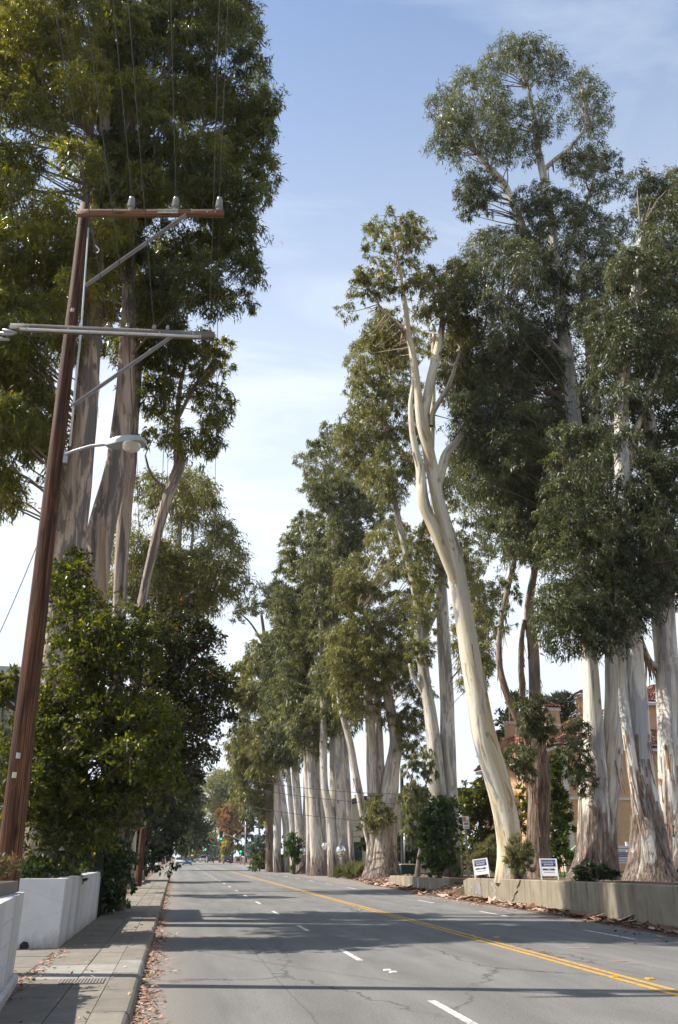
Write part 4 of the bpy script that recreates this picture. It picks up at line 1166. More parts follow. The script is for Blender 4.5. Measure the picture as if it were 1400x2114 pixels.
for (poly, Y, lm, wr_, lab, kw) in (
    ([(420, 1655), (432, 1608), (460, 1578), (480, 1602), (488, 1640), (492, 1715), (465, 1735), (430, 1725), (418, 1690)], 250, 'leaf_olive', .2, 'pale olive eucalyptus beyond the traffic signal', dict(tint_off=.1)),
    ([(468, 1604), (478, 1566), (490, 1604), (494, 1690), (478, 1700), (468, 1660)], 240, 'leaf_dark', .3, 'narrow dark conifer beside the pale olive crown', {}),
    ([(446, 1690), (458, 1664), (484, 1656), (500, 1682), (496, 1725), (472, 1738), (450, 1722)], 236, 'leaf_autumn', .5, 'orange autumn tree above the signal arm', dict(young=0)),
    ([(514, 1655), (530, 1640), (550, 1662), (556, 1730), (540, 1765), (518, 1760)], 150, 'leaf_blue', .5, 'glossy blue-green tree by the grey lamp pole', {}),
    ([(538, 1684), (552, 1655), (560, 1690), (555, 1728), (541, 1728)], 140, 'leaf_yellow', .5, 'small yellow-green tree left of the brown trunk', {}),
    ([(464, 1735), (478, 1712), (494, 1738), (492, 1766), (466, 1768)], 238, 'leaf_yellow', .5, 'yellowing street tree behind the side signal', {}),
    ([(496, 1700), (506, 1670), (518, 1690), (520, 1765), (500, 1770)], 245, 'leaf_dark', .4, 'dark tree filling the gap right of the side signal', {}),
    ([(395, 1735), (410, 1700), (430, 1720), (438, 1768), (398, 1770)], 380, 'leaf_pine', .3, 'hazy dark tree where the road meets the horizon', {}),
    ([(425, 1745), (440, 1720), (462, 1735), (466, 1770), (428, 1771)], 390, 'leaf_dark', .3, 'low dark tree behind the distant cars', {}),
    ([(366, 1700), (385, 1668), (400, 1700), (404, 1768), (370, 1770)], 400, 'leaf_olive', .3, 'faint grey tree closing the view down the road', {})):
    cx_ = sum(p[0] for p in poly) / len(poly)
    broad_tree('distant_tree', lab, Y, [('trunk', [(cx_, 1768 + 2870 / Y, 2.6), (cx_ + 1, 1740, 2.2), (cx_, 1690, 1.6)])], [CR(poly, Y, Y * .03, Y * .021)], M[lm], 0.0, L=.3, wr=wr_, OT=3.2, droop=.5, **kw)
def unseen_gum(label, x, y, h, rad):  # out-of-view tree, added to cut the sky light reaching shaded surfaces
    root = thing('eucalyptus_tree', label, 'tree', (x, y, .1), 'unseen eucalyptus added behind the viewer to block skylight')
    o, P = trunk_mesh('trunk', np.array([[x, y, 0, .75], [x + .1, y, h * .2, .5], [x - .2, y + .2, h * .6, .36], [x, y, h * .92, .12]]), M['bark_far'], root, 10, .2)
    n = 46; d = RNG.normal(size=(n, 3)); d /= np.linalg.norm(d, axis=1)[:, None]
    C = np.array([x, y, h * .64]) + d * RNG.random((n, 1)) ** .4 * np.array([rad, rad, h * .36])
    leaves_mesh('crown', C, np.full(n, 1.7), 26000, .42, .25, M['leaf_gum_dark'], root)
    sticks('branches', np.array([P[min(len(P) - 1, int(np.argmin(np.abs(P[:, 2] - c[2] + 2))))][:3] for c in C]), C, .07, .02, M['bark_twig'], root)['kind'] = 'stuff'
for k, (x, y, h, r_) in enumerate(((-7.5, -7, 34, 5.5), (-8, -21, 38, 6), (-7, -36, 36, 6), (17.5, 8, 38, 5.5), (17, -7, 36, 6), (18, -22, 40, 6))):
    unseen_gum('%s unseen eucalyptus of the %s row, added behind the viewer to block skylight' % (('nearest', 'middle', 'farthest')[k % 3], 'left' if x < 0 else 'right'), x, y, h, r_)
print('leaves', LEAF_COUNT[0])

# ------------------------------------------------------------------ white planters and walls on the left
pl = thing('planter_wall', 'white painted planter with square corner, streaked grey on its street side', 'planter', (-1.95, 16.6, SW))
X1, Y1, Y2, ZT = -1.93, 16.62, 24.3, 1.23
MB().bbox(-5.4, X1, Y1, Y1 + .22, SW - .05, ZT, .012).build('front_wall', M['white_wall'], pl)
MB().bbox(X1 - .22, X1, Y1 + .221, Y2, SW - .05, ZT - .004, .012).build('street_wall', M['white_wall'], pl)
MB().bbox(-5.4, X1 - .221, Y2 - .22, Y2 - .001, SW - .05, ZT - .006, .012).build('rear_wall', M['white_wall'], pl)
MB().box(-5.38, X1 - .2, Y1 + .2, Y2 - .2, SW - .04, ZT - .1).build('soil', M['soil'], pl)
hole = ground_pt(70, 1949, SW)
MB().lathe([(.001, -.006), (.07, -.005), (.085, .0), (.001, .002)], (hole.x - .05, Y1 - .002, SW + .03), 7, 'y').build('drain_hole', M['black'], pl)

nw = thing('planter_wall', 'nearer white boarded wall with footing at the left edge of the pavement', 'wall', (-1.85, 8.0, SW))
zt = 1.17
rings = []
pr = [(-2.25, SW - .05), (-1.92, SW - .05), (-1.92, zt), (-2.25, zt)]
MB().loft([[(px_ + (.17 if yy < 12 else 0) * (12.2 - yy) / 2, yy, pz) for px_, pz in pr] for yy in (3.0, 12.2)]).build('wall', M['white_wall'], nw)
sh = [(-2.2, SW - .04), (-1.84, SW - .04), (-1.84, SW + .10), (-1.88, SW + .13), (-2.2, SW + .13)]
MB().loft([[(px_ + .17 * (12.15 - yy) / 2, yy, pz) for px_, pz in sh] for yy in (3.0, 12.12)]).build('footing', M['white_wall'], nw)
for zz in (.45, .69, .93):
    MB().loft([[(px_ + .17 * (12.2 - yy) / 2, yy, pz) for px_, pz in ((-1.925, zz), (-1.915, zz + .004), (-1.915, zz + .012), (-1.925, zz + .016))] for yy in (3.0, 12.19)]).build('board_joint', M['fascia'], nw)
fb = thing('flower_box', 'weathered wooden flower box on the near white wall', 'planter', (-2.15, 11.6, zt))
MB().bbox(-2.28, -1.98, 10.4, 12.0, zt + .005, zt + .14, .02).build('box', M['arm_grey'], fb)
C_ = np.array([(-2.14 + random.uniform(-.06, .06), y, zt + .22 + random.uniform(0, .08)) for y in np.linspace(10.5, 11.95, 9)])
leaves_mesh('flowers', C_, np.full(9, .16), 1500, .07, .35, M['leaf_flower'], fb, droop=-.4)

def ground_cover(name, label, C, R, n, L, wr, leaf, cat='plant', droop=0.0, **kw):
    C = np.asarray(C, float)
    lo = C.mean(0)
    t = thing(name, label, cat, (lo[0], lo[1], C[:, 2].min()))
    leaves_mesh('foliage', C, np.asarray(R, float), n, L, wr, leaf, t, droop=droop, **kw)
    return t
C_ = [(random.uniform(-4.6, X1 - .12), random.uniform(Y1 + .1, Y2 - .2), ZT + random.uniform(-.08, .12)) for _ in range(120)]
ground_cover('ground_cover', 'low leafy ground cover filling the white planter', C_, np.full(120, .22), 9000, .09, .55, M['leaf_ivy'])
C_, R_ = lobes_from_poly([(168, 1712), (215, 1690), (255, 1730), (270, 1780), (270, 1850), (240, 1872), (206, 1880), (195, 1820), (170, 1790)], 25.6, .9, .3)
ivy = ground_cover('ivy_hedge', 'dark ivy-covered hedge column at the end of the white planter', C_, R_, 11000, .10, .6, M['leaf_ivy'], 'hedge', .3)
MB().box(-3.2, -1.95, 24.9, 26.6, .05, 1.75).build('core', M['leaf_dark'], ivy)

# sidewalk grate
gr = thing('pavement_grate', 'rusty metal grate set in the pavement at the shadow edge', 'grate', (-.95, 12.2, SW))
MB().bbox(-1.34, -.78, 11.95, 12.42, SW + .002, SW + .010, .004).build('frame', M['rim_orange'], gr)
for k in range(14):
    MB().box(-1.32 + k * .039, -1.30 + k * .039, 11.97, 12.40, SW + .011, SW + .017).build('bar', M['post_grey'], gr)

# ------------------------------------------------------------------ retaining walls on the right
def wall_panel(parent, P, zt0, zt1, th=.28, name='panel', round_end=False):
    (xa, ya), (xb, yb) = P
    d = Vector((xb - xa, yb - ya, 0)).normalized(); nrm = Vector((d.y, -d.x, 0))
    rings = []
    n = 10 if round_end else 2
    for i in range(n + 1):
        t = i / n
        z = zt0 + (zt1 - zt0) * t
        if round_end and t > .9: z -= .10 * ((t - .9) / .1) ** 2
        c = Vector((xa + (xb - xa) * t, ya + (yb - ya) * t, 0))
        b = .02
        rings.append([(c.x, c.y, -.04), (c.x + .01, c.y, z - b), (c.x + b + .01, c.y, z), (c.x + th - b, c.y, z), (c.x + th, c.y, z - b), (c.x + th, c.y, -.04)])
    return MB().loft(rings).build(name, M['wall_conc'], parent)
rw = thing('retaining_wall', 'long stained concrete retaining wall with graffiti under the near trees', 'wall', (11.6, 25, 0))
def w1(y): return (float(np.interp(y, [p[1] for p in W1], [p[0] for p in W1])), y)
def w1z(y): return float(np.interp(y, [0, 18.8, 30, 36.7], [1.05, .98, .84, .74]))
cuts = [4, 10, 15.5, 21.0, 24.5, 29.2, 36.7]
for a, b in zip(cuts[:-1], cuts[1:]):
    wall_panel(rw, (w1(a + .008), w1(b - .008)), w1z(a) , w1z(b), round_end=(b == 36.7))
# crack and graffiti on the road face
def face_ribbon(parent, pts, w, mat_, name, lift=.006):
    """ribbon on the road face of wall 1, pts are (y, z)"""
    mb = MB(); n = len(pts); vs = []
    for i, (y, z) in enumerate(pts):
        y0, z0 = pts[max(i - 1, 0)]; y1, z1 = pts[min(i + 1, n - 1)]
        dy, dz = y1 - y0, z1 - z0; l = math.hypot(dy, dz) or 1
        ny, nz = -dz / l, dy / l
        x = w1(y)[0] - lift
        ww = w if not isinstance(w, list) else w[i]
        vs += [(x, y + ny * ww / 2, z + nz * ww / 2), (x, y - ny * ww / 2, z - nz * ww / 2)]
    mb.add(vs, [(2 * i, 2 * i + 1, 2 * i + 3, 2 * i + 2) for i in range(n - 1)])
    return mb.build(name, mat_, parent)
face_ribbon(rw, [(29.55, .84), (29.7, .7), (29.95, .58), (29.9, .46), (30.25, .34), (30.35, .2), (30.7, .06)], [.05, .07, .05, .06, .04, .04, .02], M['black'], 'crack', .008)
M['graffiti'] = road_paint('graffiti_white', (.55, .55, .53))
def loops(y0, z0, w, h):
    return [(y0 + w * math.cos(t) * (1 + .3 * math.sin(2 * t)), z0 + h * math.sin(t)) for t in np.linspace(0, 6.0, 22)]
face_ribbon(rw, loops(32.6, .38, .26, .24), .03, M['graffiti'], 'graffiti')
face_ribbon(rw, [(32.85, .68), (32.6, .5), (32.4, .3), (32.5, .08)], .035, M['graffiti'], 'graffiti', .009)
face_ribbon(rw, loops(35.7, .45, .2, .17), .025, M['graffiti'], 'graffiti')
face_ribbon(rw, [(35.9, .58), (35.5, .35), (35.7, .25)], .03, M['graffiti'], 'graffiti', .009)
MB().loft([[(w1(y)[0] - .012, y, .16), (w1(y)[0] - .006, y, .16), (w1(y)[0] - .006, y, .58), (w1(y)[0] - .012, y, .58)] for y in (34.2, 35.0)]).build('paint_patch', M['sidewalk_new'], rw)
rw2 = thing('retaining_wall', 'short low concrete wall with white streaks further up the road', 'wall', (12.6, 46, 0))
def w2(y): return (float(np.interp(y, [p[1] for p in W2], [p[0] for p in W2])), y)
for a, b in ((40.3, 43.6), (43.6, 47.2), (47.2, 50.6)):
    wall_panel(rw2, (w2(a + .008), w2(b - .008)), .60, .60 if b < 50 else .56, round_end=(b > 50))
for (y, z0, z1, ww) in ((44.9, .06, .56, .35), (43.0, .1, .4, .12), (46.4, .1, .38, .10), (48.2, .08, .36, .10)):
    mb = MB(); x = w2(y)[0] - .012
    mb.add([(x + .006 * 0, y - ww / 2, z0), (x, y + ww / 2, z0), (x, y + ww * .3, z1), (x, y - ww * .3, z1)], [(0, 1, 2, 3)]).build('lime_streak', M['graffiti'], rw2)

# ------------------------------------------------------------------ utility pole
YP = 13.2
def polep(px_, py_, dY=0.0): return at1(px_, py_, YP + dY)
pb = polep(14, 1818); ptop = polep(176, 424)
up_ = thing('utility_pole', 'tall brown wooden utility pole with two crossarms and a street light', 'utility pole', (pb.x, pb.y, .12))
axis = (ptop - pb)
def on_pole(z):
    t = (z - pb.z) / (ptop.z - pb.z); return pb + axis * t
rows = [[*on_pole(z), .185 - .0065 * z] for z in (.05, 1, 3, 5, 7, 9, 11, 12.5, ptop.z)]
trunk_mesh('shaft', np.array(rows), M['pole_wood'], up_, 20, 0, 0, .012, step=.3)

def arm(a, b, w, h, mat_, name):
    """timber crossarm with the grain attribute"""
    a, b = Vector(a), Vector(b); d = (b - a).normalized(); u = Vector((0, 0, 1)); s = d.cross(u).normalized()
    n = 12; co, bk = [], []
    prof = [(-.5, -.42), (-.42, -.5), (.42, -.5), (.5, -.42), (.5, .42), (.42, .5), (-.42, .5), (-.5, .42)]
    for i in range(n + 1):
        c = a + (b - a) * (i / n)
        for p, q in prof:
            v = c + s * p * w + u * q * h
            co.append(v[:]); bk.append((p * w * 2, q * h * 2, (b - a).length * i / n))
    k = len(prof)
    q_ = [(i * k + j, i * k + (j + 1) % k, (i + 1) * k + (j + 1) % k, (i + 1) * k + j) for i in range(n) for j in range(k)]
    q_ += [(3, 2, 1, 0), (7, 6, 5, 4), (7, 4, 3, 0)] + [tuple(n * k + t for t in (0, 1, 2, 3)), tuple(n * k + t for t in (4, 5, 6, 7)), tuple(n * k + t for t in (0, 3, 4, 7))]
    return np_mesh(name, np.array(co), np.array(q_), mat_, up_, {'bk': ('FLOAT_VECTOR', np.array(bk))})
def same_z(a, b, Y1_):
    A, B = rays(*a), rays(*b)
    return at1(*a, Y1_), at1(*b, Y1_ * (A[2] / A[1]) / (B[2] / B[1]))
a1, b1 = same_z((160, 440), (462, 441), YP - .24)
arm1 = arm(a1, b1, .10, .135, M['arm_wood'], 'upper_crossarm')
a2, b2 = same_z((22, 676), (443, 694), YP - .27)
arm2 = arm(a2, b2, .10, .13, M['arm_grey'], 'lower_crossarm')
d1 = (b1 - a1).normalized(); d2 = (b2 - a2).normalized()
front = Vector((d1.y, -d1.x, 0))            # towards the camera
if front.y > 0: front = -front
def along(a, d, px_, Yapp):
    """point on the arm line whose photo column is px_"""
    best = min(np.linspace(0, 4.2, 420), key=lambda t: abs(project(a + d * t)[0] - px_))
    return a + d * best
def project(p):
    q = np.array(p) - np.array([0, 0, CAMH])
    z = q[0] * _sy * _cp + q[1] * _cy * _cp + q[2] * _sp
    x = q[0] * _cy - q[1] * _sy
    y = -q[0] * _sy * _sp - q[1] * _cy * _sp + q[2] * _cp
    return CX + F * x / z, CY - F * y / z
ins_top = []
for px_ in (269, 360, 451):
    c = along(a1, d1, px_, 0) + Vector((0, 0, .07))
    prof = [(.012, -.02), (.045, 0), (.05, .05), (.04, .06)]
    for k in range(6):
        prof += [(.082 - .003 * k, .075 + k * .038), (.078 - .003 * k, .088 + k * .038), (.05, .092 + k * .038)]
    prof += [(.05, .31), (.045, .335), (.02, .345)]
    i_ = MB().lathe(prof, c, 18).build('insulator', M['porcelain'], up_); shade_auto(i_, 50)
    ins_top.append(c + Vector((0, 0, .345)))
def brace(p0, p1, name='brace'):
    d = (p1 - p0).normalized(); s = Vector((-d.z, 0, d.x)) if abs(d.y) < .9 else Vector((1, 0, 0))
    MB().bar(p0, p1, .012, .07, up=Vector((0, 0, 1))).bar(p0 + Vector((0, -.035, 0)), p1 + Vector((0, -.035, 0)), .06, .012).build(name, M['galv'], up_)
brace(polep(178, 590, -.2), along(a1, d1, 384, 0) + Vector((0, -.03, -.08)))
brace(polep(150, 838, -.2), along(a2, d2, 356, 0) + Vector((0, -.03, -.07)))
# conduit under the lower arm
c0 = along(a2, d2, 46, 0) + front * .085 + Vector((0, 0, -.085)); c1 = along(a2, d2, 418, 0) + front * .085 + Vector((0, 0, -.085))
cd = MB().tube([c0, c0 + (c1 - c0) * .5, c1], .026, 10).build('conduit', M['conduit'], up_); shade_auto(cd)
for px_ in (60, 190, 265, 305, 415):
    p = along(a2, d2, px_, 0) + front * .085 + Vector((0, 0, -.085))
    q = MB().tube([p + Vector((0, 0, .06)) - front * .03, p + Vector((0, 0, .035)) + front * .0, p + front * .032, p + Vector((0, 0, -.035)), p - front * .03 + Vector((0, 0, -.01))], .008, 6).build('strap', M['galv'], up_)
# conduit down the pole
tp = [polep(176, 470, -.05), polep(160, 690, -.14), polep(148, 800, -.15), polep(137, 920, -.16)]
MB().tube([p + Vector((.06, 0, 0)) for p in tp], .02, 8).build('riser_pipe', M['conduit'], up_, smooth=True)
low_ins = []
for px_, r_ in ((222, .035), (262, .033), (317, .033), (345, .03), (432, .03)):
    c = along(a2, d2, px_, 0) + Vector((0, 0, .065))
    m_ = M['porcelain']
    i_ = MB().lathe([(.012, -.01), (.014, .04), (r_, .045), (r_ * 1.15, .07), (r_ * .6, .085), (r_ * .95, .10), (r_ * .7, .125), (.005, .13)], c, 14).build('pin_insulator', m_, up_, smooth=True)
    low_ins.append(c + Vector((0, 0, .09)))
for a_, d_, pxs in ((a1, d1, (172, 397, 428, 445)), (a2, d2, (60, 143, 330, 400))):
    for px_ in pxs:
        p = along(a_, d_, px_, 0) + front * .052
        MB().lathe([(.018, -.004), (.02, .006), (.012, .012), (.001, .013)], p, 8, 'y').build('bolt', M['galv'], up_)
# dead-end spools at the left tip of the lower arm
for k, (px_, py_) in enumerate(((14, 690), (4, 700), (20, 684))):
    p = at1(px_, py_, YP - .3)
    MB().tube([p + Vector((-.12, 0, .01)), p, p + Vector((.13, 0, .02 - .02 * k))], [.03, .035, .02], 8).build('dead_end_clamp', M['galv'], up_, smooth=True)
# HIGH VOLTAGE plate on the upper arm
pc = along(a1, d1, 348, 0) + front * .056 + Vector((0, 0, .005))
rotm = Matrix((d1, Vector((0, 0, 1)), front)).transposed().to_4x4()
plate = MB()
u_, v_ = d1 * .205, Vector((0, 0, .05))
plate.loft([[pc - u_ - v_, pc + u_ - v_, pc + u_ + v_, pc - u_ + v_], [pc - u_ - v_ + front * .004, pc + u_ - v_ + front * .004, pc + u_ + v_ + front * .004, pc - u_ + v_ + front * .004]])
sgn = plate.build('warning_plate', M['sign_cream'], up_)
text_part('lettering', 'HIGH VOLTAGE', .062, M['black'], sgn, Matrix.Translation(pc + front * .006 - Vector(up_.location)) @ rotm, .001)
for (px_, py_, m_) in ((38, 1560, 'galv'), (30, 1600, 'sign_cream'), (150, 640, 'galv')):
    c = polep(px_, py_, -.2)
    MB().bbox(c.x - .03, c.x + .03, c.y - .01, c.y + .002, c.z - .04, c.z + .04, .006).build('pole_tag', M[m_], up_)
# street light
h0 = polep(136, 938, -.18); h1 = polep(222, 918, -.5); hh = polep(262, 924, -.65)
MB().tube([h0, h0.lerp(h1, .2) + Vector((0, 0, .03)), h0.lerp(h1, .6) + Vector((0, 0, .05)), h1 + Vector((0, 0, .01)), h1 + (h1 - h0) * .1], .028, 10).build('lamp_arm', M['lamp_grey'], up_, smooth=True)
MB().bar(h0 + Vector((0, .02, -.16)), h0 + Vector((0, .02, .07)), .07, .05, (0, 1, 0)).build('arm_bracket', M['galv'], up_)
dl = (hh - h1); dl.z = 0; dl.normalize(); sl = Vector((-dl.y, dl.x, 0))
def lamp_ring(t, w, zt_, zb_):
    c = h1 + dl * t
    return [c - sl * w + Vector((0, 0, zb_)), c - sl * w * 1.0 + Vector((0, 0, (zt_ + zb_) * .5)), c - sl * w * .7 + Vector((0, 0, zt_)), c + sl * w * .7 + Vector((0, 0, zt_)), c + sl * w + Vector((0, 0, (zt_ + zb_) * .5)), c + sl * w + Vector((0, 0, zb_))]
hd = MB().loft([lamp_ring(-.02, .05, .06, -.03), lamp_ring(.08, .09, .075, -.05), lamp_ring(.22, .14, .085, -.06), lamp_ring(.45, .165, .08, -.06), lamp_ring(.62, .14, .055, -.055), lamp_ring(.70, .08, .02, -.05)]).build('lamp_head', M['lamp_grey'], up_); shade_auto(hd, 40)
lc = h1 + dl * .46 + Vector((0, 0, -.055))
ln_ = MB().lathe([(.165, 0), (.16, -.02), (.14, -.075), (.09, -.115), (.001, -.13)], lc, 20).build('lens', M['lamp_glass'], hd, smooth=True)
pe = h1 + dl * .10 + Vector((0, 0, .075))
MB().lathe([(.035, 0), (.035, .05), (.03, .06), (.001, .062)], pe, 12).build('photocell', M['sign_blue'], hd, smooth=True)
MB().tube([polep(196, 505, -.25), polep(205, 515, -.3), polep(204, 520, -.3), polep(200, 522, -.25)], .01, 6).build('hook', M['galv'], up_)

# second pole further along
Y2P = 48.0
p2b = ground_pt(285, 1830, SW)
p2 = thing('utility_pole', 'second wooden utility pole rising from the pavement into dark foliage', 'utility pole', (p2b.x, p2b.y, SW))
trunk_mesh('shaft', np.array([[p2b.x, p2b.y, .05, .19], [p2b.x + .02, p2b.y, 5, .16], [p2b.x + .05, p2b.y, 12.4, .12]]), M['pole_wood'], p2, 12, 0, 0, .01, step=.5)
MB().bbox(p2b.x - .9, p2b.x + 1.2, p2b.y - .25, p2b.y - .14, 11.6, 11.73, .01).build('crossarm', M['arm_grey'], p2)

# ------------------------------------------------------------------ wires
def wire(label, a, b, sag, r=.008, n=22, group='overhead wires along the left pole line', nm='power_line'):
    a, b = Vector(a), Vector(b)
    pts = [a + (b - a) * (i / n) - Vector((0, 0, 4 * sag * (i / n) * (1 - i / n))) for i in range(n + 1)]
    o = MB().tube(pts, r, 5, False).build(nm, M['wire'], None, True)
    tag(o, label, 'wire', group)
    return o
far_ends = [p2b + Vector((-.8, -.2, 11.75)), p2b + Vector((.3, -.2, 11.75)), at1(441, 1345, 52)]
for (p, q, n_) in zip(ins_top, far_ends, ('left', 'middle', 'right')):
    wire('thin power line overhead from the %s ribbed insulator towards the viewer' % n_, p, (p.x - .75, -34, p.z + .2), .5)
    wire('thin power line running on from the %s ribbed insulator to the far pole' % n_, p, q, .5)
pt_ = on_pole(ptop.z - .1)
for p, n_ in zip(low_ins[:3] + [low_ins[4]], ('first', 'second', 'third', 'last')):
    wire('line overhead from the %s small insulator of the lower crossarm' % n_, p, (p.x - .9, -34, p.z + .5), .4, .006)
wire('cable hanging from the lower crossarm to the far pole', low_ins[1], p2b + Vector((.1, -.15, 9.0)), .6, .008)
wire('second cable hanging from the lower crossarm to the far pole', low_ins[3], p2b + Vector((.15, -.15, 9.4)), .6, .008)
wire('service drop sagging from the utility pole towards the dark house', polep(118, 1020, .1), at1(-60, 1420, 21), .35, .008)
for k, (pa, pc_) in enumerate((((395, 1588), (900, 1640)), ((395, 1602), (900, 1662)), ((400, 1640), (900, 1700)))):
    wire(('upper', 'middle', 'lower')[k] + ' of three cables crossing high above the road in the distance', at1(*pa, 66), at1(*pc_, 56), .5, .02, group='cables crossing the road')

# ------------------------------------------------------------------ small things along the left pavement
hp = at1(268, 1806, 46); hp.z = .12
hy = thing('fire_hydrant', 'yellow fire hydrant half hidden behind the ivy hedge', 'hydrant', hp)
hz = .35
MB().box(hp.x - .5, hp.x + .4, hp.y - .4, hp.y + .4, .1, hz).build('plinth', M['block'], hy)
MB().lathe([(.16, hz), (.16, hz + .04), (.11, hz + .05), (.105, hz + .55), (.14, hz + .56), (.14, hz + .6), (.12, hz + .68), (.05, hz + .74), (.03, hz + .78), (.001, hz + .78)], (hp.x, hp.y, 0), 14).build('barrel', M['yellow_paint'], hy, smooth=True)
for s_ in (-1, 1):
    MB().lathe([(.001, 0), (.06, .0), (.06, .10), (.045, .12), (.001, .12)], (hp.x, hp.y, hz + .42), 10, 'x').build('outlet', M['yellow_paint'], hy) if s_ > 0 else MB().lathe([(.001, -.16), (.05, -.16), (.06, -.12), (.06, 0), (.001, 0)], (hp.x, hp.y, hz + .42), 10, 'x').build('outlet', M['yellow_paint'], hy)
bw = thing('block_wall', 'low grey block wall with stepped base beyond the second pole', 'wall', (-2.6, 54, SW))
for i in range(5):
    for j in range(2):
        x = -4.3 + i * .46 + (j % 2) * .2
        MB().bbox(x, x + .445, 54, 54.3, SW + j * .34, SW + j * .34 + .33, .015).build('block', M['block'], bw)
for i in range(10):
    MB().bbox(-2.2, -1.95, 54.31 + i * .62, 54.31 + i * .62 + .6, SW, SW + .66, .015).build('block', M['block'], bw)
MB().bbox(-3.2, -1.7, 51.2, 53.5, SW, SW + .16, .03).build('step', M['sidewalk'], bw)
sl_ = thing('concrete_step', 'pale concrete slab step beside the foot of the second pole', 'step', (-2.6, 48, SW))
MB().bbox(-3.6, -2.15, 46.6, 48.2, SW, SW + .14, .03).build('tread', M['sidewalk'], sl_)
MB().bbox(-3.6, -2.3, 48.21, 49.5, SW, SW + .30, .03).build('riser', M['sidewalk'], sl_)

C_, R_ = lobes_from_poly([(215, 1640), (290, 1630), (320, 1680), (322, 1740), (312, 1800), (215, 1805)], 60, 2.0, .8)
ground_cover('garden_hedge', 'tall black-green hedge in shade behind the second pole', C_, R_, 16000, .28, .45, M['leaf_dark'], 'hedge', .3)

# dark house at the left edge
lh = thing('house', 'dark house with pale roof edge and a bright window behind the utility pole', 'house', (-9, 27, 0))
ha = at1(28, 1383, 26); hb = at1(28, 1398, 26)
zt_ = ha.z
wx0, wx1 = at1(2, 1480, 26).x, at1(26, 1480, 26).x
wz0, wz1 = at1(8, 1505, 26).z, at1(12, 1446, 26).z
MB().box(-14, wx0, 26, 26.2, .05, zt_ - .35).build('wall', M['left_house'], lh)
MB().box(wx1, -4.75, 26, 26.2, .05, zt_ - .35).build('wall', M['left_house'], lh)
MB().box(wx0, wx1, 26, 26.2, .05, wz0).build('wall', M['left_house'], lh)
MB().box(wx0, wx1, 26, 26.2, wz1, zt_ - .35).build('wall', M['left_house'], lh)
MB().box(-14, -4.72, 25.5, 31, zt_ - .12, zt_).build('roof', M['roof_dark'], lh)
MB().box(-14, -4.72, 25.45, 25.497, zt_ - .30, zt_ - .02).build('fascia', M['fascia'], lh)
MB().box(-14, -4.75, 25.5, 26.2, zt_ - .34, zt_ - .13).build('soffit', M['left_house'], lh)
wd = MB().box(wx0 - .04, wx0 + .03, 25.97, 26.05, wz0, wz1).box(wx0 + .031, wx1, 25.97, 26.05, wz0 + .22, wz0 + .26).build('window_frame', M['black'], lh)
MB().box(wx0 + .01, wx1, 26.08, 26.09, wz0, wz1).build('pane', M['fascia'], wd)
MB().tube([at1(-2, 1600, 25.9), at1(3, 1430, 25.9)], .04, 8).build('downpipe', M['post_grey'], lh)

# ------------------------------------------------------------------ peach house behind the right trees
def tiles(parent, quad, nc, nr, name='roof_tiles', r=.09):
    """rows of half-round clay tiles over a roof plane given as eave-left, eave-right, ridge-right, ridge-left"""
    A, B, C, D = [np.array(p, float) for p in quad]
    nrm = np.cross(B - A, D - A); nrm /= np.linalg.norm(nrm)
    if nrm[2] < 0: nrm = -nrm
    co, q, t = [], [], []
    k = 5
    for i in range(nc):
        for j in range(nr):
            u0, u1 = i / nc, (i + 1) / nc; v0, v1 = j / nr, (j + 1.12) / nr
            tv = RNG.uniform(0, 1)
            b = len(co)
            for (v, lift) in ((v0, .05), (min(v1, 1), 0.0)):
                for s_ in range(k):
                    a = math.pi * s_ / (k - 1)
                    u = (u0 + u1) / 2 - math.cos(a) * (u1 - u0) * .46
                    p = (A * (1 - u) + B * u) * (1 - v) + (D * (1 - u) + C * u) * v
                    co.append(p + nrm * (math.sin(a) * r + lift)); t.append(tv)
            q += [(b + s_, b + s_ + 1, b + k + s_ + 1, b + k + s_) for s_ in range(k - 1)]
    o = np_mesh(name, np.array(co), np.array(q), M['tile'], parent, {'tint': ('FLOAT', np.array(t))}, smooth=True)
    o['kind'] = 'stuff'
    # deck below
    MB().add([tuple(p) for p in (A, B, C, D)], [(0, 1, 2, 3)]).build('roof_deck', M['tile'], parent)

def hip_roof(parent, x0, x1, y0, y1, z, h, ov=.5, inset=None, tw=.26, tl=.42):
    x0 -= ov; x1 += ov; y0 -= ov; y1 += ov
    ins = inset if inset is not None else min(x1 - x0, y1 - y0) / 2 - .05
    r0, r1, s0, s1 = x0 + ins, x1 - ins, y0 + ins, y1 - ins
    if r0 > r1: r0 = r1 = (x0 + x1) / 2
    if s0 > s1: s0 = s1 = (y0 + y1) / 2
    e = [(x0, y0, z), (x1, y0, z), (x1, y1, z), (x0, y1, z)]
    t = [(r0, s0, z + h), (r1, s0, z + h), (r1, s1, z + h), (r0, s1, z + h)]
    sl_len = math.hypot(ins, h)
    for (a, b) in ((0, 1), (1, 2), (3, 0)):
        L_ = (Vector(e[b]) - Vector(e[a])).length
        tiles(parent, (e[a], e[b], t[b], t[a]), max(3, int(L_ / tw)), max(2, int(sl_len / tl)))
    MB().bbox(x0 + .06, x1 - .06, y0 + .06, y1 - .06, z - .2, z - .02, .02).build('cornice', M['trim'], parent)

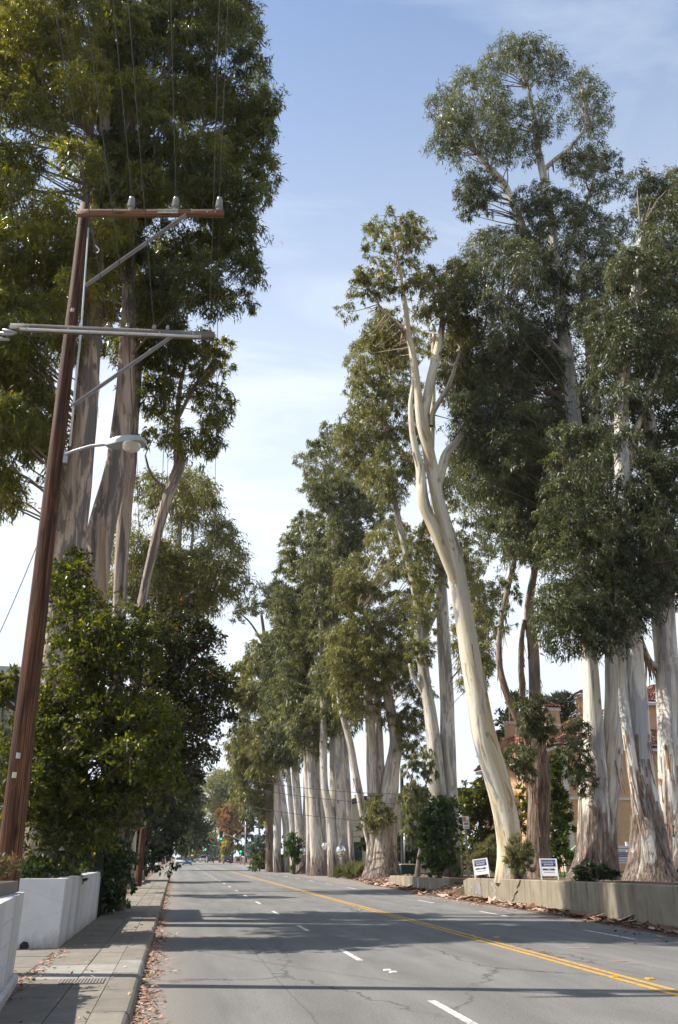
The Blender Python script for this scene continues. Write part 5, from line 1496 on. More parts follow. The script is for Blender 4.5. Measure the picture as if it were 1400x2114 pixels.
ph = thing('house', 'peach stucco house with clay tile roofs and square chimneys behind the trunks', 'house', (24, 50, .8))
zt1 = at1(1175, 1548, 48).z; xl1 = at1(1160, 1600, 48).x
MB().box(xl1, xl1 + 16, 48, 58, .3, zt1).build('wall', M['stucco'], ph)
hip_roof(ph, xl1, xl1 + 16, 48, 58, zt1 + .2, 2.6, .45, 4.5)
MB().bbox(xl1 - .06, xl1 + 16.06, 47.92, 47.99, zt1 * .62, zt1 * .62 + .16, .01).build('string_course', M['trim'], ph)
MB().bbox(xl1 + .02, xl1 + .34, 47.9, 47.985, .4, zt1 - .01, .01).build('pilaster', M['trim'], ph)
xl0 = at1(1082, 1600, 52).x; xr0 = xl1 - .02; ztl = at1(1060, 1575, 52).z
MB().box(xl0, xr0, 52, 60, .3, ztl).build('wall', M['stucco'], ph)
hip_roof(ph, xl0, xr0 + 1.0, 52, 60, ztl + .2, 2.0, .4, 3.0)
def chimney(pxl, pxr, py_top, py_bot, Y, cap=True):
    a, b = at1(pxl, py_top, Y), at1(pxr, py_bot, Y)
    x0, x1, z1, z0 = a.x, at1(pxr, py_top, Y).x, a.z, b.z
    w = x1 - x0
    ch = MB().box(x0, x1, Y, Y + w, z0 - 1.5, z1).build('chimney', M['stucco'], ph)
    MB().box(x0 - .08, x1 + .08, Y - .08, Y + w + .08, z1 - .22, z1 + .0).build('cap_moulding', M['trim'], ch)
    MB().box(x0 - .05, x1 + .05, Y - .05, Y + w + .05, z0 + (z1 - z0) * .12, z0 + (z1 - z0) * .22).build('band', M['trim'], ch)
    MB().box(x0 + w * .3, x1 - w * .3, Y - .012, Y - .002, z0 + (z1 - z0) * .3, z1 - .4).build('recess', M['grey_wall'], ch)
    # small pyramid cap of tiles
    e = [(x0 - .2, Y - .2, z1), (x1 + .2, Y - .2, z1), (x1 + .2, Y + w + .2, z1), (x0 - .2, Y + w + .2, z1)]
    ap = ((x0 + x1) / 2, Y + w / 2, z1 + w * .38)
    for i in ((0, 1), (1, 2), (3, 0)):
        tiles(ph, (e[i[0]], e[i[1]], ap, ap), 5, 3, 'cap_tiles', .07)
chimney(1052, 1082, 1488, 1540, 58)
chimney(1126, 1154, 1460, 1505, 50)
chimney(1199, 1222, 1432, 1480, 51)
# upper block at the right with its own roof edge
zr = at1(1360, 1458, 50).z; xr_ = at1(1338, 1500, 50).x
MB().box(xr_, xr_ + 8, 50, 57, zt1, zr).build('wall', M['stucco'], ph)
hip_roof(ph, xr_, xr_ + 8, 50, 57, zr + .2, 1.8, .4, 3.0)
# windows
for (pa, pb_, y0_, y1_) in ((1128, 1142, 1560, 1640), (1290, 1300, 1500, 1560)):
    a, b = at1(pa, y0_, 47.95), at1(pb_, y1_, 47.95)
    wn_ = MB().box(a.x - .08, b.x + .08, 47.93, 47.985, b.z - .08, a.z + .08).build('window', M['trim'], ph)
    MB().box(a.x, b.x, 47.91, 47.928, b.z, a.z).build('pane', M['glass_dark'], wn_)
# entrance steps rail
rl = thing('stair_rail', 'pale sloping stair rail in front of the peach house', 'railing', at1(1170, 1775, 46.5))
ra, rb = at1(1166, 1768, 46.5), at1(1196, 1742, 46.5)
MB().bar(ra, rb, .09, .10).build('handrail', M['trim'], rl)
MB().bar(ra, ra + Vector((0, 0, -.8)), .12).build('newel_post', M['trim'], rl)
MB().bar(rb, rb + Vector((0, 0, -1.4)), .12).build('newel_post', M['trim'], rl)
MB().bar(ra + Vector((.02, 0, -.35)), rb + Vector((0, 0, -.35)), .05).build('lower_rail', M['trim'], rl)
lw = struct(np_mesh('lawn', np.array([(16.5, 40, .62), (40, 40, .8), (40, 47.9, .85), (16.5, 47.9, .75)]), np.array([[0, 1, 2, 3]]), M['lawn']))
# dark railing fence by the lawn
fn = thing('railing_fence', 'low dark metal railing in front of the lawn and hedge', 'fence', (17, 38.6, .7))
fa, fb_ = at1(1148, 1786, 38.6), at1(1210, 1788, 38.6)
MB().bar(fa, fb_, .05).build('top_rail', M['dark_metal'], fn)
for i in range(9):
    p = fa.lerp(fb_, i / 8)
    MB().bar(p, p + Vector((0, 0, -.75)), .03).build('picket', M['dark_metal'], fn)

# beige building and low building behind the far trunks
bb = thing('building', 'beige windowless building with dark flat roof behind the dark pole', 'building', (30, 84, 0))
def wallpx(p0, p1, Y, dep, m_, parent, nm='wall', z0=0.0):
    a, b = at1(*p0, Y), at1(*p1, Y)
    return MB().box(a.x, at1(p1[0], p0[1], Y).x, Y, Y + dep, z0, a.z).build(nm, m_, parent)
wallpx((755, 1652), (833, 1780), 82, 9, M['beige'], bb)
wallpx((833.3, 1652), (905, 1780), 82, 9, M['beige_light'], bb)
a = at1(750, 1643, 81.5); b = at1(910, 1652, 81.5)
MB().box(a.x, at1(910, 1643, 81.5).x, 81.5, 92, b.z + .01, a.z).build('roof', M['roof_dark'], bb)
a = at1(868, 1625, 83)
MB().box(a.x, a.x + 9, 83, 92, at1(868, 1642, 83).z, a.z).build('roof_box', M['roof_dark'], bb)
a = at1(845, 1700, 81.9); b = at1(866, 1765, 81.9)
wv_ = MB().box(a.x, b.x, 81.93, 81.985, b.z, a.z).build('window', M['grey_wall'], bb)
MB().box(a.x + .15, b.x - .15, 81.91, 81.928, b.z + .15, a.z - .15).build('pane', M['glass_dark'], wv_)
lb = thing('building', 'low pale building with teal-edged roof between the far trunks', 'building', (20, 96, 0))
wallpx((700, 1684), (752, 1785), 95, 7, M['beige_light'], lb)
a = at1(694, 1671, 94); b = at1(756, 1684, 94)
MB().box(a.x, b.x, 94, 103, b.z + .01, a.z).build('roof', M['roof_dark'], lb)
for (p0, p1, m_, nm) in (((712, 1690), (742, 1696), M['glass_dark'], 'clerestory_window'), ((708, 1712), (722, 1716), M['teal'], 'awning'), ((709, 1717), (718, 1740), M['sign_red'], 'doorway')):
    a, b = at1(*p0, 94.9), at1(*p1, 94.9)
    MB().box(a.x, b.x, 94.90, 94.985, b.z, a.z).build(nm, m_, lb)
tf = thing('fence', 'dark teal board fence behind the far trunks', 'fence', (19, 84, 0))
a, b = at1(712, 1738, 84), at1(752, 1785, 84)
for i in range(12):
    x = a.x + (b.x - a.x) * i / 12
    MB().box(x, x + (b.x - a.x) / 12 - .02, 84, 84.06, .05, a.z).build('board', M['teal'], tf)

# dark pole
dp = thing('utility_pole', 'dark square-topped pole standing before the beige building', 'pole', at1(831, 1786, 66))
trunk_mesh('shaft', np.array([[*at1(832, 1788, 66), .17], [*at1(831, 1700, 66), .16], [*at1(830, 1640, 66), .15], [*at1(829.5, 1585, 66), .14]]), M['dark_pole'] if 'dark_pole' in M else M['dark_metal'], dp, 10, 0, 0, .01)
MB().tube([at1(835, 1720, 65.8), at1(835, 1788, 65.8)], .06, 8).build('riser_pipe', M['galv'], dp, smooth=True)
ub = thing('utility_box', 'squat dark green utility cabinet with pale lid at the pole foot', 'cabinet', at1(842, 1798, 63))
a = at1(828, 1786, 63); b = at1(858, 1806, 63)
MB().bbox(a.x, b.x, 63, 63.8, .2, a.z, .03).build('body', M['teal'], ub)
MB().bbox(a.x - .03, b.x + .03, 62.96, 63.84, a.z + .002, a.z + .08, .03).build('lid', M['grey_wall'], ub)

# ------------------------------------------------------------------ signs
def a_frame(label, base, rz, tilt, w, h, arrow_dir):
    t = thing('a_frame_sign', label, 'sign', base, 'open house sandwich boards on the wall', rz)
    th = math.radians(15)
    for s_ in (-1, 1):
        R_ = Matrix.Rotation(s_ * th, 4, 'X')
        mb = MB()
        off = Vector((0, 0, h * math.cos(th)))
        def loc(x, y, z): return Matrix.Translation(off) @ R_ @ Vector((x, y, z - h))
        def boxl(x0, x1, y0, y1, z0, z1):
            m2 = MB()
            m2.box(x0, x1, y0, y1, z0, z1)
            m2.v = [tuple(loc(*p)) for p in m2.v]
            return m2
        # s_ = -1 : the leg face leaning towards the viewer at its foot
        fr = boxl(-w / 2, -w / 2 + .035, -.015, .015, 0, h)
        for q in (boxl(w / 2 - .035, w / 2, -.015, .015, 0, h), boxl(-w / 2 + .035, w / 2 - .035, -.014, .014, h - .035, h - .002)):
            fr.add(q.v, q.f)
        fr.build('frame', M['sign_white'], t, False, False)
        pn = boxl(-w / 2 + .036, w / 2 - .036, -.006, .006, .12, h - .05).build('panel', M['sign_white'], t, False, False)
        if s_ == -1:
            bh0, bh1 = h * .62, h * .92
            boxl(-w / 2 + .06, w / 2 - .06, -.010, -.0065, bh0, bh1).build('blue_field', M['sign_blue'], pn, False, False)
            fl = Matrix.Translation(off) @ R_
            rot = Matrix.Rotation(math.pi / 2, 4, 'X')
            text_part('lettering', 'COLDWELL', h * .125, M['sign_white'], pn, fl @ Matrix.Translation((0, -.0125, h * .825 - h)) @ rot, .001)
            text_part('lettering', 'BANKER', h * .125, M['sign_white'], pn, fl @ Matrix.Translation((0, -.0125, h * .71 - h)) @ rot, .001)
            az = h * .48; aw = w * .36
            ar = [(-aw, az - h * .04), (aw * .65, az - h * .04), (aw * .65, az - h * .065), (aw, az), (aw * .65, az + h * .065), (aw * .65, az + h * .04), (-aw, az + h * .04)]
            if arrow_dir < 0: ar = [(-x, z) for x, z in ar][::-1]
            m3 = MB().loft([[loc(x, -.0066, z) for x, z in ar], [loc(x, -.0095, z) for x, z in ar]]); m3.build('arrow', M['sign_blue'], pn, False, False)
            text_part('lettering', 'OPEN', h * .075, M['sign_white'], pn, fl @ Matrix.Translation((0, -.0115, az - h)) @ rot, .001)
            boxl(-w * .3, w * .3, -.0085, -.0065, h * .33, h * .36).build('print_line', M['post_grey'], pn, False, False)
    return t
sR = ground_pt(1135, 1814, .86)
a_frame('white and navy sandwich board sign with right-pointing arrow, upright on the wall', (sR.x, sR.y, .83), math.radians(-20), 0, .62, .72, 1)
sL = at1(997, 1806, 34.3)
sl2 = a_frame('tilted white and blue sandwich board sign by the leaning tree foot', (sL.x, sL.y, .80), math.radians(-28), 0, .62, .74, 1)
sl2.rotation_euler = (0, math.radians(-7), math.radians(-28))
# estate sign on a post
es = at1(1286, 1782, 36)
et = thing('estate_sign', 'white estate sign with navy panel hanging between the two big trunks', 'sign', es)
k_ = float(depth_scale(np.array(es)))
def px_box(p0, p1, Y, dep, m_, nm, parent):
    a, b = at1(*p0, Y), at1(p1[0], p1[1], Y)
    return MB().bbox(at1(p0[0], p1[1], Y).x, b.x, Y, Y + dep, b.z, at1(p0[0], p0[1], Y).z, .005).build(nm, m_, parent)
px_box((1270, 1746), (1304, 1756), 36, .05, M['sign_white'], 'crossbar', et)
pn = px_box((1272, 1757.5), (1301, 1782), 36.01, .04, M['sign_white'], 'panel', et)
px_box((1274, 1759), (1300, 1769), 35.995, .012, M['sign_blue'], 'blue_field', pn)
px_box((1302, 1738), (1307, 1812), 36.06, .09, M['sign_white'], 'post', et)
rot_ = Matrix.Rotation(math.pi / 2, 4, 'X')
for (tx, py_, sz, m_) in (('COLDWELL', 1761.8, .11, M['sign_white']), ('BANKER', 1766.2, .11, M['sign_white']), ('343-5555', 1774, .10, M['black'])):
    p = at1(1287, py_, 35.985)
    if tx[0].isalpha():
        text_part('lettering', tx, sz, m_, pn, Matrix.Translation(p - Vector(et.location)) @ rot_, .001)
for py_ in (1751, 1773, 1778):
    a = at1(1276, py_, 35.99); b = at1(1298, py_ + 1.4, 35.99)
    MB().box(a.x, b.x, 35.985, 35.995, b.z, a.z).build('print_line', M['post_grey'], pn)
# bus stop sign
bp = at1(966, 1788, 40)
bs = thing('stop_sign_post', 'white bus stop plate on a thin leaning post between the walls', 'sign', (bp.x, bp.y, .45))
MB().bar((bp.x, bp.y, .4), at1(961, 1700, 40), .09, .05, (0, 1, 0)).build('post', M['post_grey'], bs)
a = at1(955, 1685, 39.93); b = at1(969.5, 1711, 39.93)
pl_ = MB().prism([(a.x + .03, 39.93), (b.x - .03, 39.93), (b.x, 39.935), (b.x, 39.95), (a.x, 39.95), (a.x, 39.935)], b.z, a.z).build('plate', M['sign_white'], bs)
w_ = b.x - a.x; h_ = a.z - b.z
MB().box(a.x + .03 * w_, a.x + .48 * w_, 39.915, 39.928, a.z - h_ * .42, a.z - h_ * .06).build('orange_field', M['sign_red'], pl_)
MB().box(a.x + .55 * w_, b.x - .08 * w_, 39.915, 39.928, a.z - h_ * .42, a.z - h_ * .3).build('grey_symbol', M['galv'], pl_)
for t_ in (.53, .62, .84):
    MB().box(a.x + .18 * w_, b.x - .12 * w_, 39.915, 39.928, a.z - h_ * (t_ + .05), a.z - h_ * t_).build('print_line', M['black'], pl_)

# ------------------------------------------------------------------ convex mirrors on the far trunks
for (px_, py_, rp, Y, side) in ((626, 1758, 6.8, 83.5, 'leftmost'), (671, 1747, 6.8, 72.6, 'middle'), (704, 1757, 10, 69.6, 'largest, rightmost')):
    c = at1(px_, py_, Y); r_ = rp * float(depth_scale(np.array(c)))
    t = thing('convex_mirror', '%s of three round silver convex mirrors on the far trunks' % side, 'mirror', c, 'round mirrors fixed to the trunks')
    prof = [(r_ * math.cos(a_), -r_ * .75 * math.sin(a_)) for a_ in np.linspace(0.02, math.pi / 2 - .02, 9)]
    MB().lathe(prof, c, 24, 'y').build('dome', M['mirror'], t, smooth=True)
    MB().lathe([(r_ * .98, .0), (r_ * 1.07, .0), (r_ * 1.07, .06), (r_ * .3, .12), (.02, .13)], c, 24, 'y').build('back_shell', M['galv'], t, smooth=True)
    MB().bar(c + Vector((0, .1, 0)), c + Vector((0, 1.6, -.1)), .06).build('bracket', M['galv'], t)

# ------------------------------------------------------------------ traffic signals
def signal_head(parent, c, r, green=True, back=False):
    hd_ = MB().bbox(c.x - r * 1.6, c.x + r * 1.6, c.y - .12, c.y + .12, c.z - r * 4.2, c.z + r * 4.2, .03).build('signal_head', M['black'], parent)
    for k in (-1, 0, 1):
        z = c.z - k * r * 2.6
        if back: continue
        MB().lathe([(.001, -.135), (r, -.13), (r, -.121)], (c.x, c.y, z), 14, 'y').build('lens', M['green_light'] if (k == 1 and green) else M['glass_dark'], hd_)
        MB().tube([(c.x + r * 1.15 * math.cos(q), c.y - .28, z + r * 1.15 * math.sin(q)) for q in np.linspace(.2, math.pi - .2, 7)], .02, 4).build('visor', M['black'], hd_)
    return hd_
sY = 200.0
sb = at1(497, 1783, sY); s1 = at1(498.5, 1736, sY); s2 = at1(480, 1727, sY); s3 = at1(470, 1723.5, sY); s4 = at1(454, 1722, sY)
ts = thing('traffic_signal', 'mast-arm traffic signal showing green at the right kerb', 'traffic light', (sb.x, sb.y, 0))
MB().tube([(sb.x, sb.y, 0), s1], [.16, .11], 10).build('pole', M['galv'], ts, smooth=True)
MB().tube([s1, s2, s3, s4], [.10, .09, .07, .05], 8).build('mast_arm', M['galv'], ts, smooth=True)
signal_head(ts, at1(456.5, 1726, sY - .3), .24)
signal_head(ts, at1(497, 1752.5, sY - .3), .22)
sb2 = at1(505.5, 1786, 170)
lp_ = thing('lamp_pole', 'slim grey pole with small fittings right of the green signal', 'pole', (sb2.x, sb2.y, 0))
lt_ = at1(507, 1696, 170)
MB().tube([(sb2.x, sb2.y, 0), lt_], [.12, .07], 8).build('shaft', M['galv'], lp_, smooth=True)
for (px_, py_) in ((505, 1705), (502, 1721)):
    c = at1(px_, py_, 169.8)
    MB().bbox(c.x - .3, c.x + .25, c.y - .1, c.y + .1, c.z - .18, c.z + .18, .05).build('fitting', M['lamp_grey'], lp_)
ts2b = at1(372, 1782, 215)
ts2 = thing('traffic_signal', 'left-hand mast-arm signal seen from behind over the oncoming lane', 'traffic light', (-2.0, 215, 0))
hb_ = at1(408, 1716, 215)
MB().tube([(-2.0, 215, 0), (-2.0, 215, hb_.z - 1.2)], [.16, .11], 8).build('pole', M['galv'], ts2, smooth=True)
MB().tube([(-2.0, 215, hb_.z - 1.2), (-.5, 215, hb_.z + .2), (hb_.x, 215, hb_.z + .6)], [.1, .08, .06], 8).build('mast_arm', M['galv'], ts2, smooth=True)
signal_head(ts2, hb_, .30, False, True)
g2 = at1(424.5, 1748.5, 330)
ts3 = thing('traffic_signal', 'small distant green signal head hanging over the road', 'traffic light', (17, 330, 0))
MB().tube([(17, 330, 0), (17, 330, g2.z)], .15, 8).build('pole', M['galv'], ts3, smooth=True)
MB().tube([(17, 330, g2.z), (g2.x, 330, g2.z + 1.0)], .08, 8).build('mast_arm', M['galv'], ts3, smooth=True)
signal_head(ts3, g2, .34)

# ------------------------------------------------------------------ cars
CAR_M = {}
def car_paint(name, c):
    if name not in CAR_M:
        m, nt, N, L, out = new_mat('car_paint_' + name)
        b = principled(nt, out, .3, .5, .2); b.inputs['Base Color'].default_value = (*c, 1)
        b.inputs['Coat Weight'].default_value = .6
        CAR_M[name] = m
    return CAR_M[name]
M['tail'] = simple('tail_lens', (.35, .02, .02), .25, .5)
M['head'] = simple('head_lens', (.75, .76, .78), .15, .6)
def car(label, x, y, facing, paint, kind='sedan'):
    """facing -1: nose towards the viewer, +1: driving away"""
    P = {'sedan': (4.6, 1.78, 1.44, .62, .95), 'suv': (4.75, 1.9, 1.76, .72, 1.08), 'van': (5.0, 1.95, 1.95, .7, 1.1), 'pickup': (5.4, 1.95, 1.82, .74, 1.1)}[kind]
    Ln, W, H, _, belt = P
    t = thing('car', label, 'pickup' if kind == 'pickup' else 'car', (x, y, .004), 'cars on the road ahead', 0 if facing > 0 else math.pi)
    def prof(ys, zs, hw, z0):
        """body ring loft along y (nose at +y)"""
        rings = []
        for yy, zz, ww in zip(ys, zs, hw):
            rings.append([(-ww * .96, yy, z0), (-ww, yy, z0 + (zz - z0) * .45), (-ww * .97, yy, zz - .06), (-ww * .86, yy, zz), (ww * .86, yy, zz), (ww * .97, yy, zz - .06), (ww, yy, z0 + (zz - z0) * .45), (ww * .96, yy, z0)])
        return rings
    h = Ln / 2; w = W / 2
    if kind == 'sedan':
        bd = prof([-h, -h + .1, -h + .7, -.4, 1.0, h - .6, h - .12, h], [.80, .93, .98, .95, .93, .82, .72, .58], [w * .86, w * .95, w, w, w, w * .98, w * .9, w * .78], .24)
        cb = [(-1.55, .97, .92), (-.85, H - .06, .76), (-.2, H, .74), (.35, H - .03, .74), (1.15, .93, .9)]
    else:
        bd = prof([-h, -h + .08, -h + .5, 0, 1.1, h - .5, h - .1, h], [belt, belt + .02, belt + .02, belt + .02, belt, belt - .08, belt - .18, belt - .4], [w * .9, w * .97, w, w, w, w * .98, w * .92, w * .82], .30)
        y0 = -h + .12 if kind != 'pickup' else -.6
        cb = [(y0, belt + .01, .94), (y0 + .25, H - .05, .82), (y0 + .6, H, .8), (.6, H - .02, .8), (1.35, belt, .92)]
    o = MB().loft(bd).build('body', paint, t, False, False); shade_auto(o, 40)
    gl = MB().loft([[(-w * q, yy, zz - .5 if zz > belt + .1 else zz - .3), (-w * q, yy, zz - .05), (-w * q * .92, yy, zz), (w * q * .92, yy, zz), (w * q, yy, zz - .05), (w * q, yy, zz - .5 if zz > belt + .1 else zz - .3)] for yy, zz, q in cb]).build('glasshouse', M['glass_dark'], t, False, False)
    ys = [c[0] for c in cb]
    MB().bbox(-w * .72, w * .72, ys[1] + .05, ys[3] + .05, H - .04, H + .015, .03).build('roof', paint, t, False, False)
    for yy in (-h + .95, h - .95):
        for s_ in (-1, 1):
            c = (s_ * (w - .12), yy, .32)
            wh = MB().lathe([(.19, -.11), (.31, -.1), (.325, -.05), (.325, .05), (.31, .1), (.19, .11)], c, 16, 'x').build('wheel', M['rubber'], t, False, False)
            MB().lathe([(.001, -.112), (.19, -.105), (.19, .105), (.001, .112)], c, 12, 'x').build('rim', M['chrome'], wh, False, False)
    zl = .68 if kind == 'sedan' else .85
    for s_ in (-1, 1):
        MB().bbox(s_ * w * .66 - .18, s_ * w * .66 + .18, -h - .01, -h + .1, zl, zl + .16, .02).build('tail_light', M['tail'], t, False, False)
        MB().bbox(s_ * w * .62 - .17, s_ * w * .62 + .17, h - .16, h - .02, zl - .06, zl + .08, .02).build('headlight', M['head'], t, False, False)
    MB().bbox(-w * .88, w * .88, -h - .05, -h + .06, .34, .5, .02).build('rear_bumper', M['dark_metal'], t, False, False)
    MB().bbox(-w * .84, w * .84, h - .14, h + .04, .32, .48, .02).build('front_bumper', M['dark_metal'], t, False, False)
    MB().box(-.26, .26, -h - .065, -h - .051, .62, .74).build('number_plate', M['sign_white'], t, False, False)
    return t
car('metallic blue sedan driving towards the viewer in the left lane', 2.3, 176, -1, car_paint('blue', (.035, .10, .20)))
car('white car just behind the blue sedan', .9, 192, -1, car_paint('white', (.7, .7, .7)))
car('silver car further back in the oncoming lane', 4.9, 262, -1, car_paint('silver', (.40, .41, .43)))
car('dark navy van driving away left of the pickup', 9.6, 246, 1, car_paint('navy', (.012, .016, .03)), 'suv')
car('white van ahead of the navy one', 8.2, 268, 1, car_paint('white', (.7, .7, .7)), 'van')
car('grey car queued farther ahead in the lane', 7.4, 292, 1, car_paint('grey', (.18, .19, .20)))
car('pale small car farthest ahead in the lane', 5.9, 312, 1, car_paint('silver', (.40, .41, .43)), 'suv')
car('black pickup parked at the right kerb before the signal', 12.4, 214, 1, car_paint('black', (.012, .013, .016)), 'pickup')
car('white car parked on the left beyond the block wall', -2.9, 108, -1, car_paint('white', (.7, .7, .7)))

# ------------------------------------------------------------------ shrubs and hedges on the right
def shrub(name, label, polys, Y, thick, R, leaf, L, wr, OT=4.0, stem=None, cat='shrub', base=None, **kw):
    c0 = np.mean(np.array(polys[0]), 0); p = at1(c0[0], 1800, Y)
    bz = verge_h(p.x, Y) if base is None else base
    root = thing(name, label, cat, (p.x, Y, bz))
    sk = []
    rs = RNG
    for i in range(4):
        a = at1(c0[0] + random.uniform(-4, 4), 1800, Y); a.z = bz - .05
        b = at1(c0[0] + random.uniform(-14, 14), c0[1], Y + random.uniform(-.3, .3))
        o, P = trunk_mesh('stem', np.array([[*a, .04], [*(a.lerp(b, .5) + Vector((random.uniform(-.1, .1), 0, 0))), .03], [*b, .015]]), M['bark_dark'], root, 6, 0, 0)
        sk.append(P)
    plant_crown(root, [CR(pp, Y, thick, R, drop=.03) for pp in polys], sk, leaf, L, wr, M['bark_dark'], OT=OT, name='foliage', thick_branch=.025, **kw)
    return root
shrub('leafy_bush', 'dense glossy green bush behind the low wall beside the bus stop post', [[(872, 1690), (890, 1655), (925, 1640), (948, 1660), (950, 1750), (940, 1805), (905, 1815), (875, 1800), (868, 1740)]], 44, .9, .5, M['leaf_bush'], .11, .45, droop=.3)
shrub('broadleaf_tree', 'dark yellow-green tree in shade behind the bus stop sign', [[(945, 1640), (975, 1600), (1015, 1610), (1035, 1680), (1030, 1760), (985, 1790), (950, 1780)]], 52, 2.0, .7, M['leaf_shrub'], .14, .45, cat='tree', droop=.3, tint_off=-.15)
shrub('sage_shrub', 'pale feathery shrub beside the tilted sandwich board', [[(962, 1795), (975, 1765), (1000, 1745), (1022, 1720), (1025, 1770), (1015, 1800), (985, 1808)]], 37.5, .5, .28, M['leaf_sage'], .10, .16, 3.2, droop=-.5)
shrub('sage_shrub', 'olive wispy shrub against the foot of the leaning tree', [[(1045, 1790), (1050, 1745), (1070, 1725), (1095, 1740), (1100, 1795), (1070, 1812)]], 31.2, .45, .26, M['leaf_sage'], .10, .16, 3.2, droop=-.5, tint_off=-.12)
shrub('columnar_cypress', 'slim dark green column against the peach wall right of the brown trunk', [[(1130, 1600), (1140, 1560), (1156, 1560), (1166, 1640), (1168, 1790), (1135, 1795)]], 42, .6, .34, M['leaf_bush'], .10, .4, 4.5, droop=-.2, tint_off=-.1)
shrub('vine_shrub', 'yellow-green leafy vine left of the brown trunk', [[(1060, 1660), (1082, 1620), (1098, 1640), (1095, 1720), (1075, 1740)], [(1120, 1650), (1165, 1640), (1195, 1690), (1190, 1720), (1150, 1720), (1125, 1700)]], 43, .6, .3, M['leaf_shrub'], .13, .5, 2.2, droop=.2, tint_off=.1)
shrub('trimmed_hedge', 'bright green clipped hedge under the stair rail', [[(1168, 1762), (1200, 1760), (1202, 1788), (1168, 1788)]], 43.5, .6, .25, M['leaf_bush'], .09, .5, 4.5, droop=0, tint_off=.2, cat='hedge')
shrub('trailing_plant', 'dark trailing ground cover spilling over the retaining wall', [[(1180, 1815), (1190, 1795), (1230, 1785), (1275, 1795), (1280, 1812), (1225, 1818), (1205, 1835), (1180, 1840)]], 26.2, .35, .16, M['leaf_dark'], .07, .3, 4.5, droop=.5, cat='plant')
shrub('dark_tree', 'nearly black tree behind the left end of the peach house', [[(1012, 1560), (1022, 1490), (1055, 1440), (1080, 1440), (1085, 1500), (1060, 1560), (1050, 1600), (1015, 1610)]], 64, 2.5, 1.0, M['leaf_dark'], .2, .5, 4.0, cat='tree', droop=.3)
shrub('pine_tree', 'rounded olive pine above the tile roofs', [[(1118, 1470), (1125, 1435), (1145, 1420), (1160, 1440), (1185, 1430), (1200, 1460), (1190, 1510), (1160, 1530), (1130, 1520)]], 70, 2.5, 1.1, M['leaf_pine'], .25, .25, 4.0, cat='tree', droop=-.2, tint_off=.15)
shrub('young_tree', 'sparse yellowing tree seen between far trunks', [[(705, 1680), (715, 1640), (735, 1630), (742, 1670), (725, 1690)]], 105, 2.5, .9, M['leaf_yellow'], .3, .4, 1.6, cat='tree', base=.1, tint_off=-.1)
shrub('foundation_shrub', 'dark shrubs along the foot of the beige building', [[(806, 1760), (815, 1732), (832, 1728), (850, 1740), (868, 1745), (868, 1795), (808, 1795)]], 70, 1.2, .6, M['leaf_dark'], .16, .5, 4.0, base=.2)
shrub('foundation_shrub', 'small green shrub at the white trunk foot, left end of the row', [[(520, 1785), (530, 1772), (545, 1778), (548, 1792), (522, 1794)]], 100, .8, .5, M['leaf_grass'], .2, .3, 4.0, base=.1, droop=-.3)
shrub('foundation_shrub', 'dark ivy between the far grey trunks', [[(596, 1740), (605, 1700), (616, 1730), (616, 1790), (598, 1795)], [(740, 1700), (752, 1680), (762, 1720), (760, 1760), (742, 1750)]], 82, 1.0, .6, M['leaf_bush'], .2, .45, 3.5, base=.1)
for (poly, Y, lab) in (([(520, 1795), (524, 1750), (550, 1735), (575, 1745), (590, 1795)], 118, 'left third'), ([(590, 1795), (595, 1735), (625, 1720), (655, 1735), (660, 1795)], 110, 'middle third'), ([(655, 1795), (660, 1730), (690, 1715), (712, 1740), (712, 1795)], 104, 'right third')):
    shrub('garden_hedge', 'dark hedge behind the row of far trunks, %s' % lab, [poly], Y, 1.6, .9, M['leaf_dark'], .25, .45, 3.5, base=.05, cat='hedge')
# weeping young gum with the pink stem
gum_tree('young_eucalyptus', 'young weeping eucalyptus with thin pink stem on the low wall', 48.5,
    [('trunk', [(860, 1808, 7), (866, 1770, 5.5), (876, 1720, 5), (873, 1680, 5), (868, 1655, 4), (880, 1620, 3)]), ('limb', [(870, 1660, 3.5), (862, 1640, 3), (850, 1610, 2), (840, 1590, 2)])],
    [CR([(828, 1640), (840, 1560), (880, 1530), (900, 1560), (895, 1620), (880, 1660), (872, 1740), (850, 1745), (832, 1720)], 48.5, .9, .45, drop=.2, ot=.8)],
    M['leaf_gum'], M['bark_left'], base_z=.5, L=.2, OT=2.6, droop=1.6, flute=.05, tint_off=.12)
# strap-leaved clumps on the bank
for k, (px_, py_, Y, r_) in enumerate(((728, 1806, 66, .55), (748, 1808, 64, .5), (715, 1804, 69, .5))):
    p = at1(px_, py_, Y); p.z = verge_h(p.x, Y)
    ground_cover('strap_leaf_plant', ('grey-green strap-leaved clump on the bank, %s of three' % ('middle', 'right', 'left')[k]), [(p.x + random.uniform(-.4, .4), p.y + random.uniform(-.3, .3), p.z + .25) for _ in range(9)], np.full(9, r_), 700, .6, .09, M['leaf_sage'], droop=-.9, tint_off=-.2)

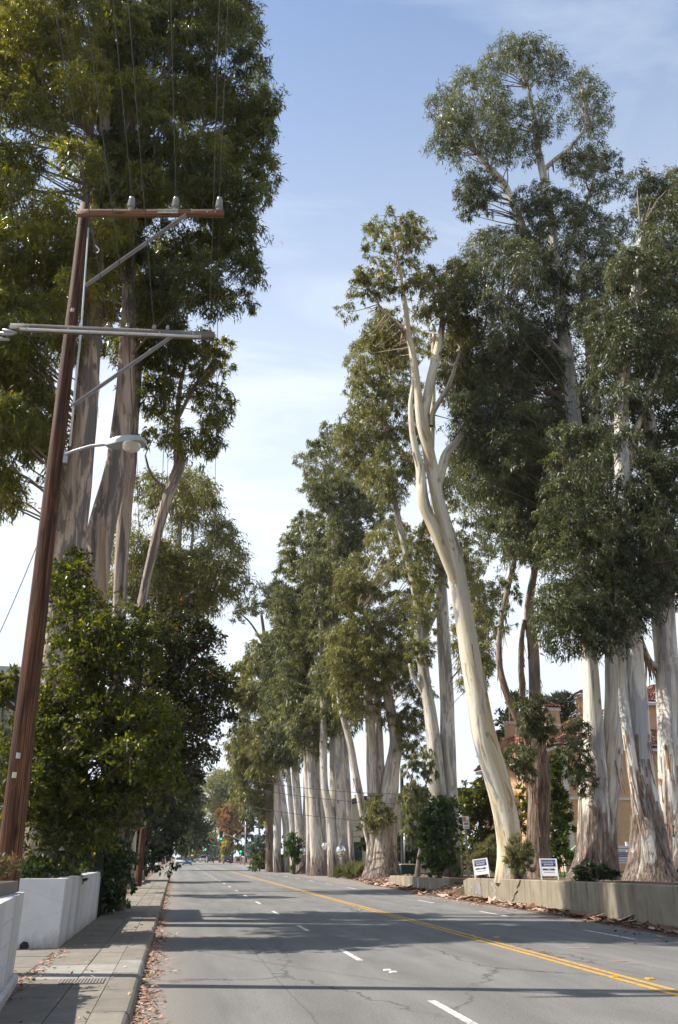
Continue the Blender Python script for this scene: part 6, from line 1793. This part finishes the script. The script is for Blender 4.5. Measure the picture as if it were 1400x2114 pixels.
# ------------------------------------------------------------------ fallen leaves and bark
def litter(name, label, P, L0, L1, parent=None):
    P = np.asarray(P, float); n = len(P)
    a = RNG.uniform(0, 6.28, n); l = RNG.uniform(L0, L1, n) / 2; w = l * RNG.uniform(.15, .5, n)
    tz = RNG.normal(0, .25, n)
    dx = np.stack([np.cos(a), np.sin(a), tz], 1) * l[:, None]; dw = np.stack([-np.sin(a), np.cos(a), RNG.normal(0, .3, n)], 1) * w[:, None]
    co = np.stack([P - dx, P + dw, P + dx, P - dw], 1).reshape(-1, 3)
    co[:, 2] = np.maximum(co[:, 2], np.repeat(P[:, 2], 4) * .3 + .002)
    o = np_mesh(name, co, np.arange(4 * n).reshape(-1, 4), M['flakes'], None, {'tint': ('FLOAT', np.repeat(RNG.random(n), 4))})
    return tag(o, label, 'leaf litter', kind='stuff')
n = 5200
yy = 8.5 + RNG.random(n) ** 1.5 * 60
clump = .5 + .5 * np.sin(yy * 2.1) * np.sin(yy * .77 + 1)
xx = KX + .02 + np.abs(RNG.normal(0, 1, n)) * (.07 + .13 * clump)
P = np.stack([xx, yy, .008 + RNG.random(n) * .03], 1)
P2 = np.stack([RNG.uniform(-1.9, KX, 420), RNG.uniform(8.5, 40, 420), np.full(420, SW + .01)], 1)
P3 = np.stack([-1.9 + np.abs(RNG.normal(0, .12, 500)), RNG.uniform(9, 16.5, 500), np.full(500, SW + .012)], 1)
P4 = np.stack([RNG.uniform(-3.2, -1.9, 260), RNG.normal(12.6, .35, 260), np.full(260, SW + .012)], 1)
litter('fallen_leaves', 'dry brown leaves gathered in the left gutter and on the pavement', np.vstack([P, P2, P3, P4]), .03, .11)
n = 9000
yy = 10 + RNG.random(n) * 75
ex = np.array([edge_x(v) for v in yy]); vx = np.array([max(verge_x(v) - .02, edge_x(v) + .3) for v in yy])
u = RNG.beta(1.3, 1.1, n)
xx = ex - .12 + (vx - ex + .1) * u
inside = (yy > 36.7) & (yy < 40.3) | (yy > 50.7)
xx = np.where(inside, ex - .1 + RNG.random(n) ** 1.3 * 3.2, xx)
zz = np.array([verge_h(a, b) if a > verge_x(b) else 0 for a, b in zip(xx, yy)]) + .03 + RNG.random(n) * .05
litter('fallen_bark', 'reddish fallen bark strips and leaves along the right road edge', np.stack([xx, yy, zz], 1), .06, .34)
n = 260
yy = RNG.uniform(14, 36, n); ex = np.array([edge_x(v) for v in yy])
litter('fallen_bark', 'scattered bark strips lying on the asphalt near the retaining wall', np.stack([ex - .1 - np.abs(RNG.normal(0, .5, n)), yy, np.full(n, .01)], 1), .05, .2)

# ------------------------------------------------------------------ thin air haze
m_, nt_, N_, L_, out_ = new_mat('air_haze')
pv = N_.new('ShaderNodeVolumePrincipled')
pv.inputs['Color'].default_value = (.86, .91, 1.0, 1)
pv.inputs['Density'].default_value = .00015
pv.inputs['Anisotropy'].default_value = .2
L_.new(pv.outputs[0], out_.inputs['Volume'])
hz_o = MB().box(-1000, 1000, -300, 1600, -1.0, 64).build('haze', m_)
tag(hz_o, 'thin pale haze in the air down the road', None, kind='stuff')

n = 150
yy = 14 + RNG.random(n) * 40
xx = np.array([min(verge_x(v) - .35, edge_x(v) + .25) for v in yy]) + RNG.normal(0, .1, n)
litter('fallen_bark', 'long curled bark strips piled against the foot of the retaining wall', np.stack([xx, yy, .05 + RNG.random(n) * .06], 1), .35, .95)
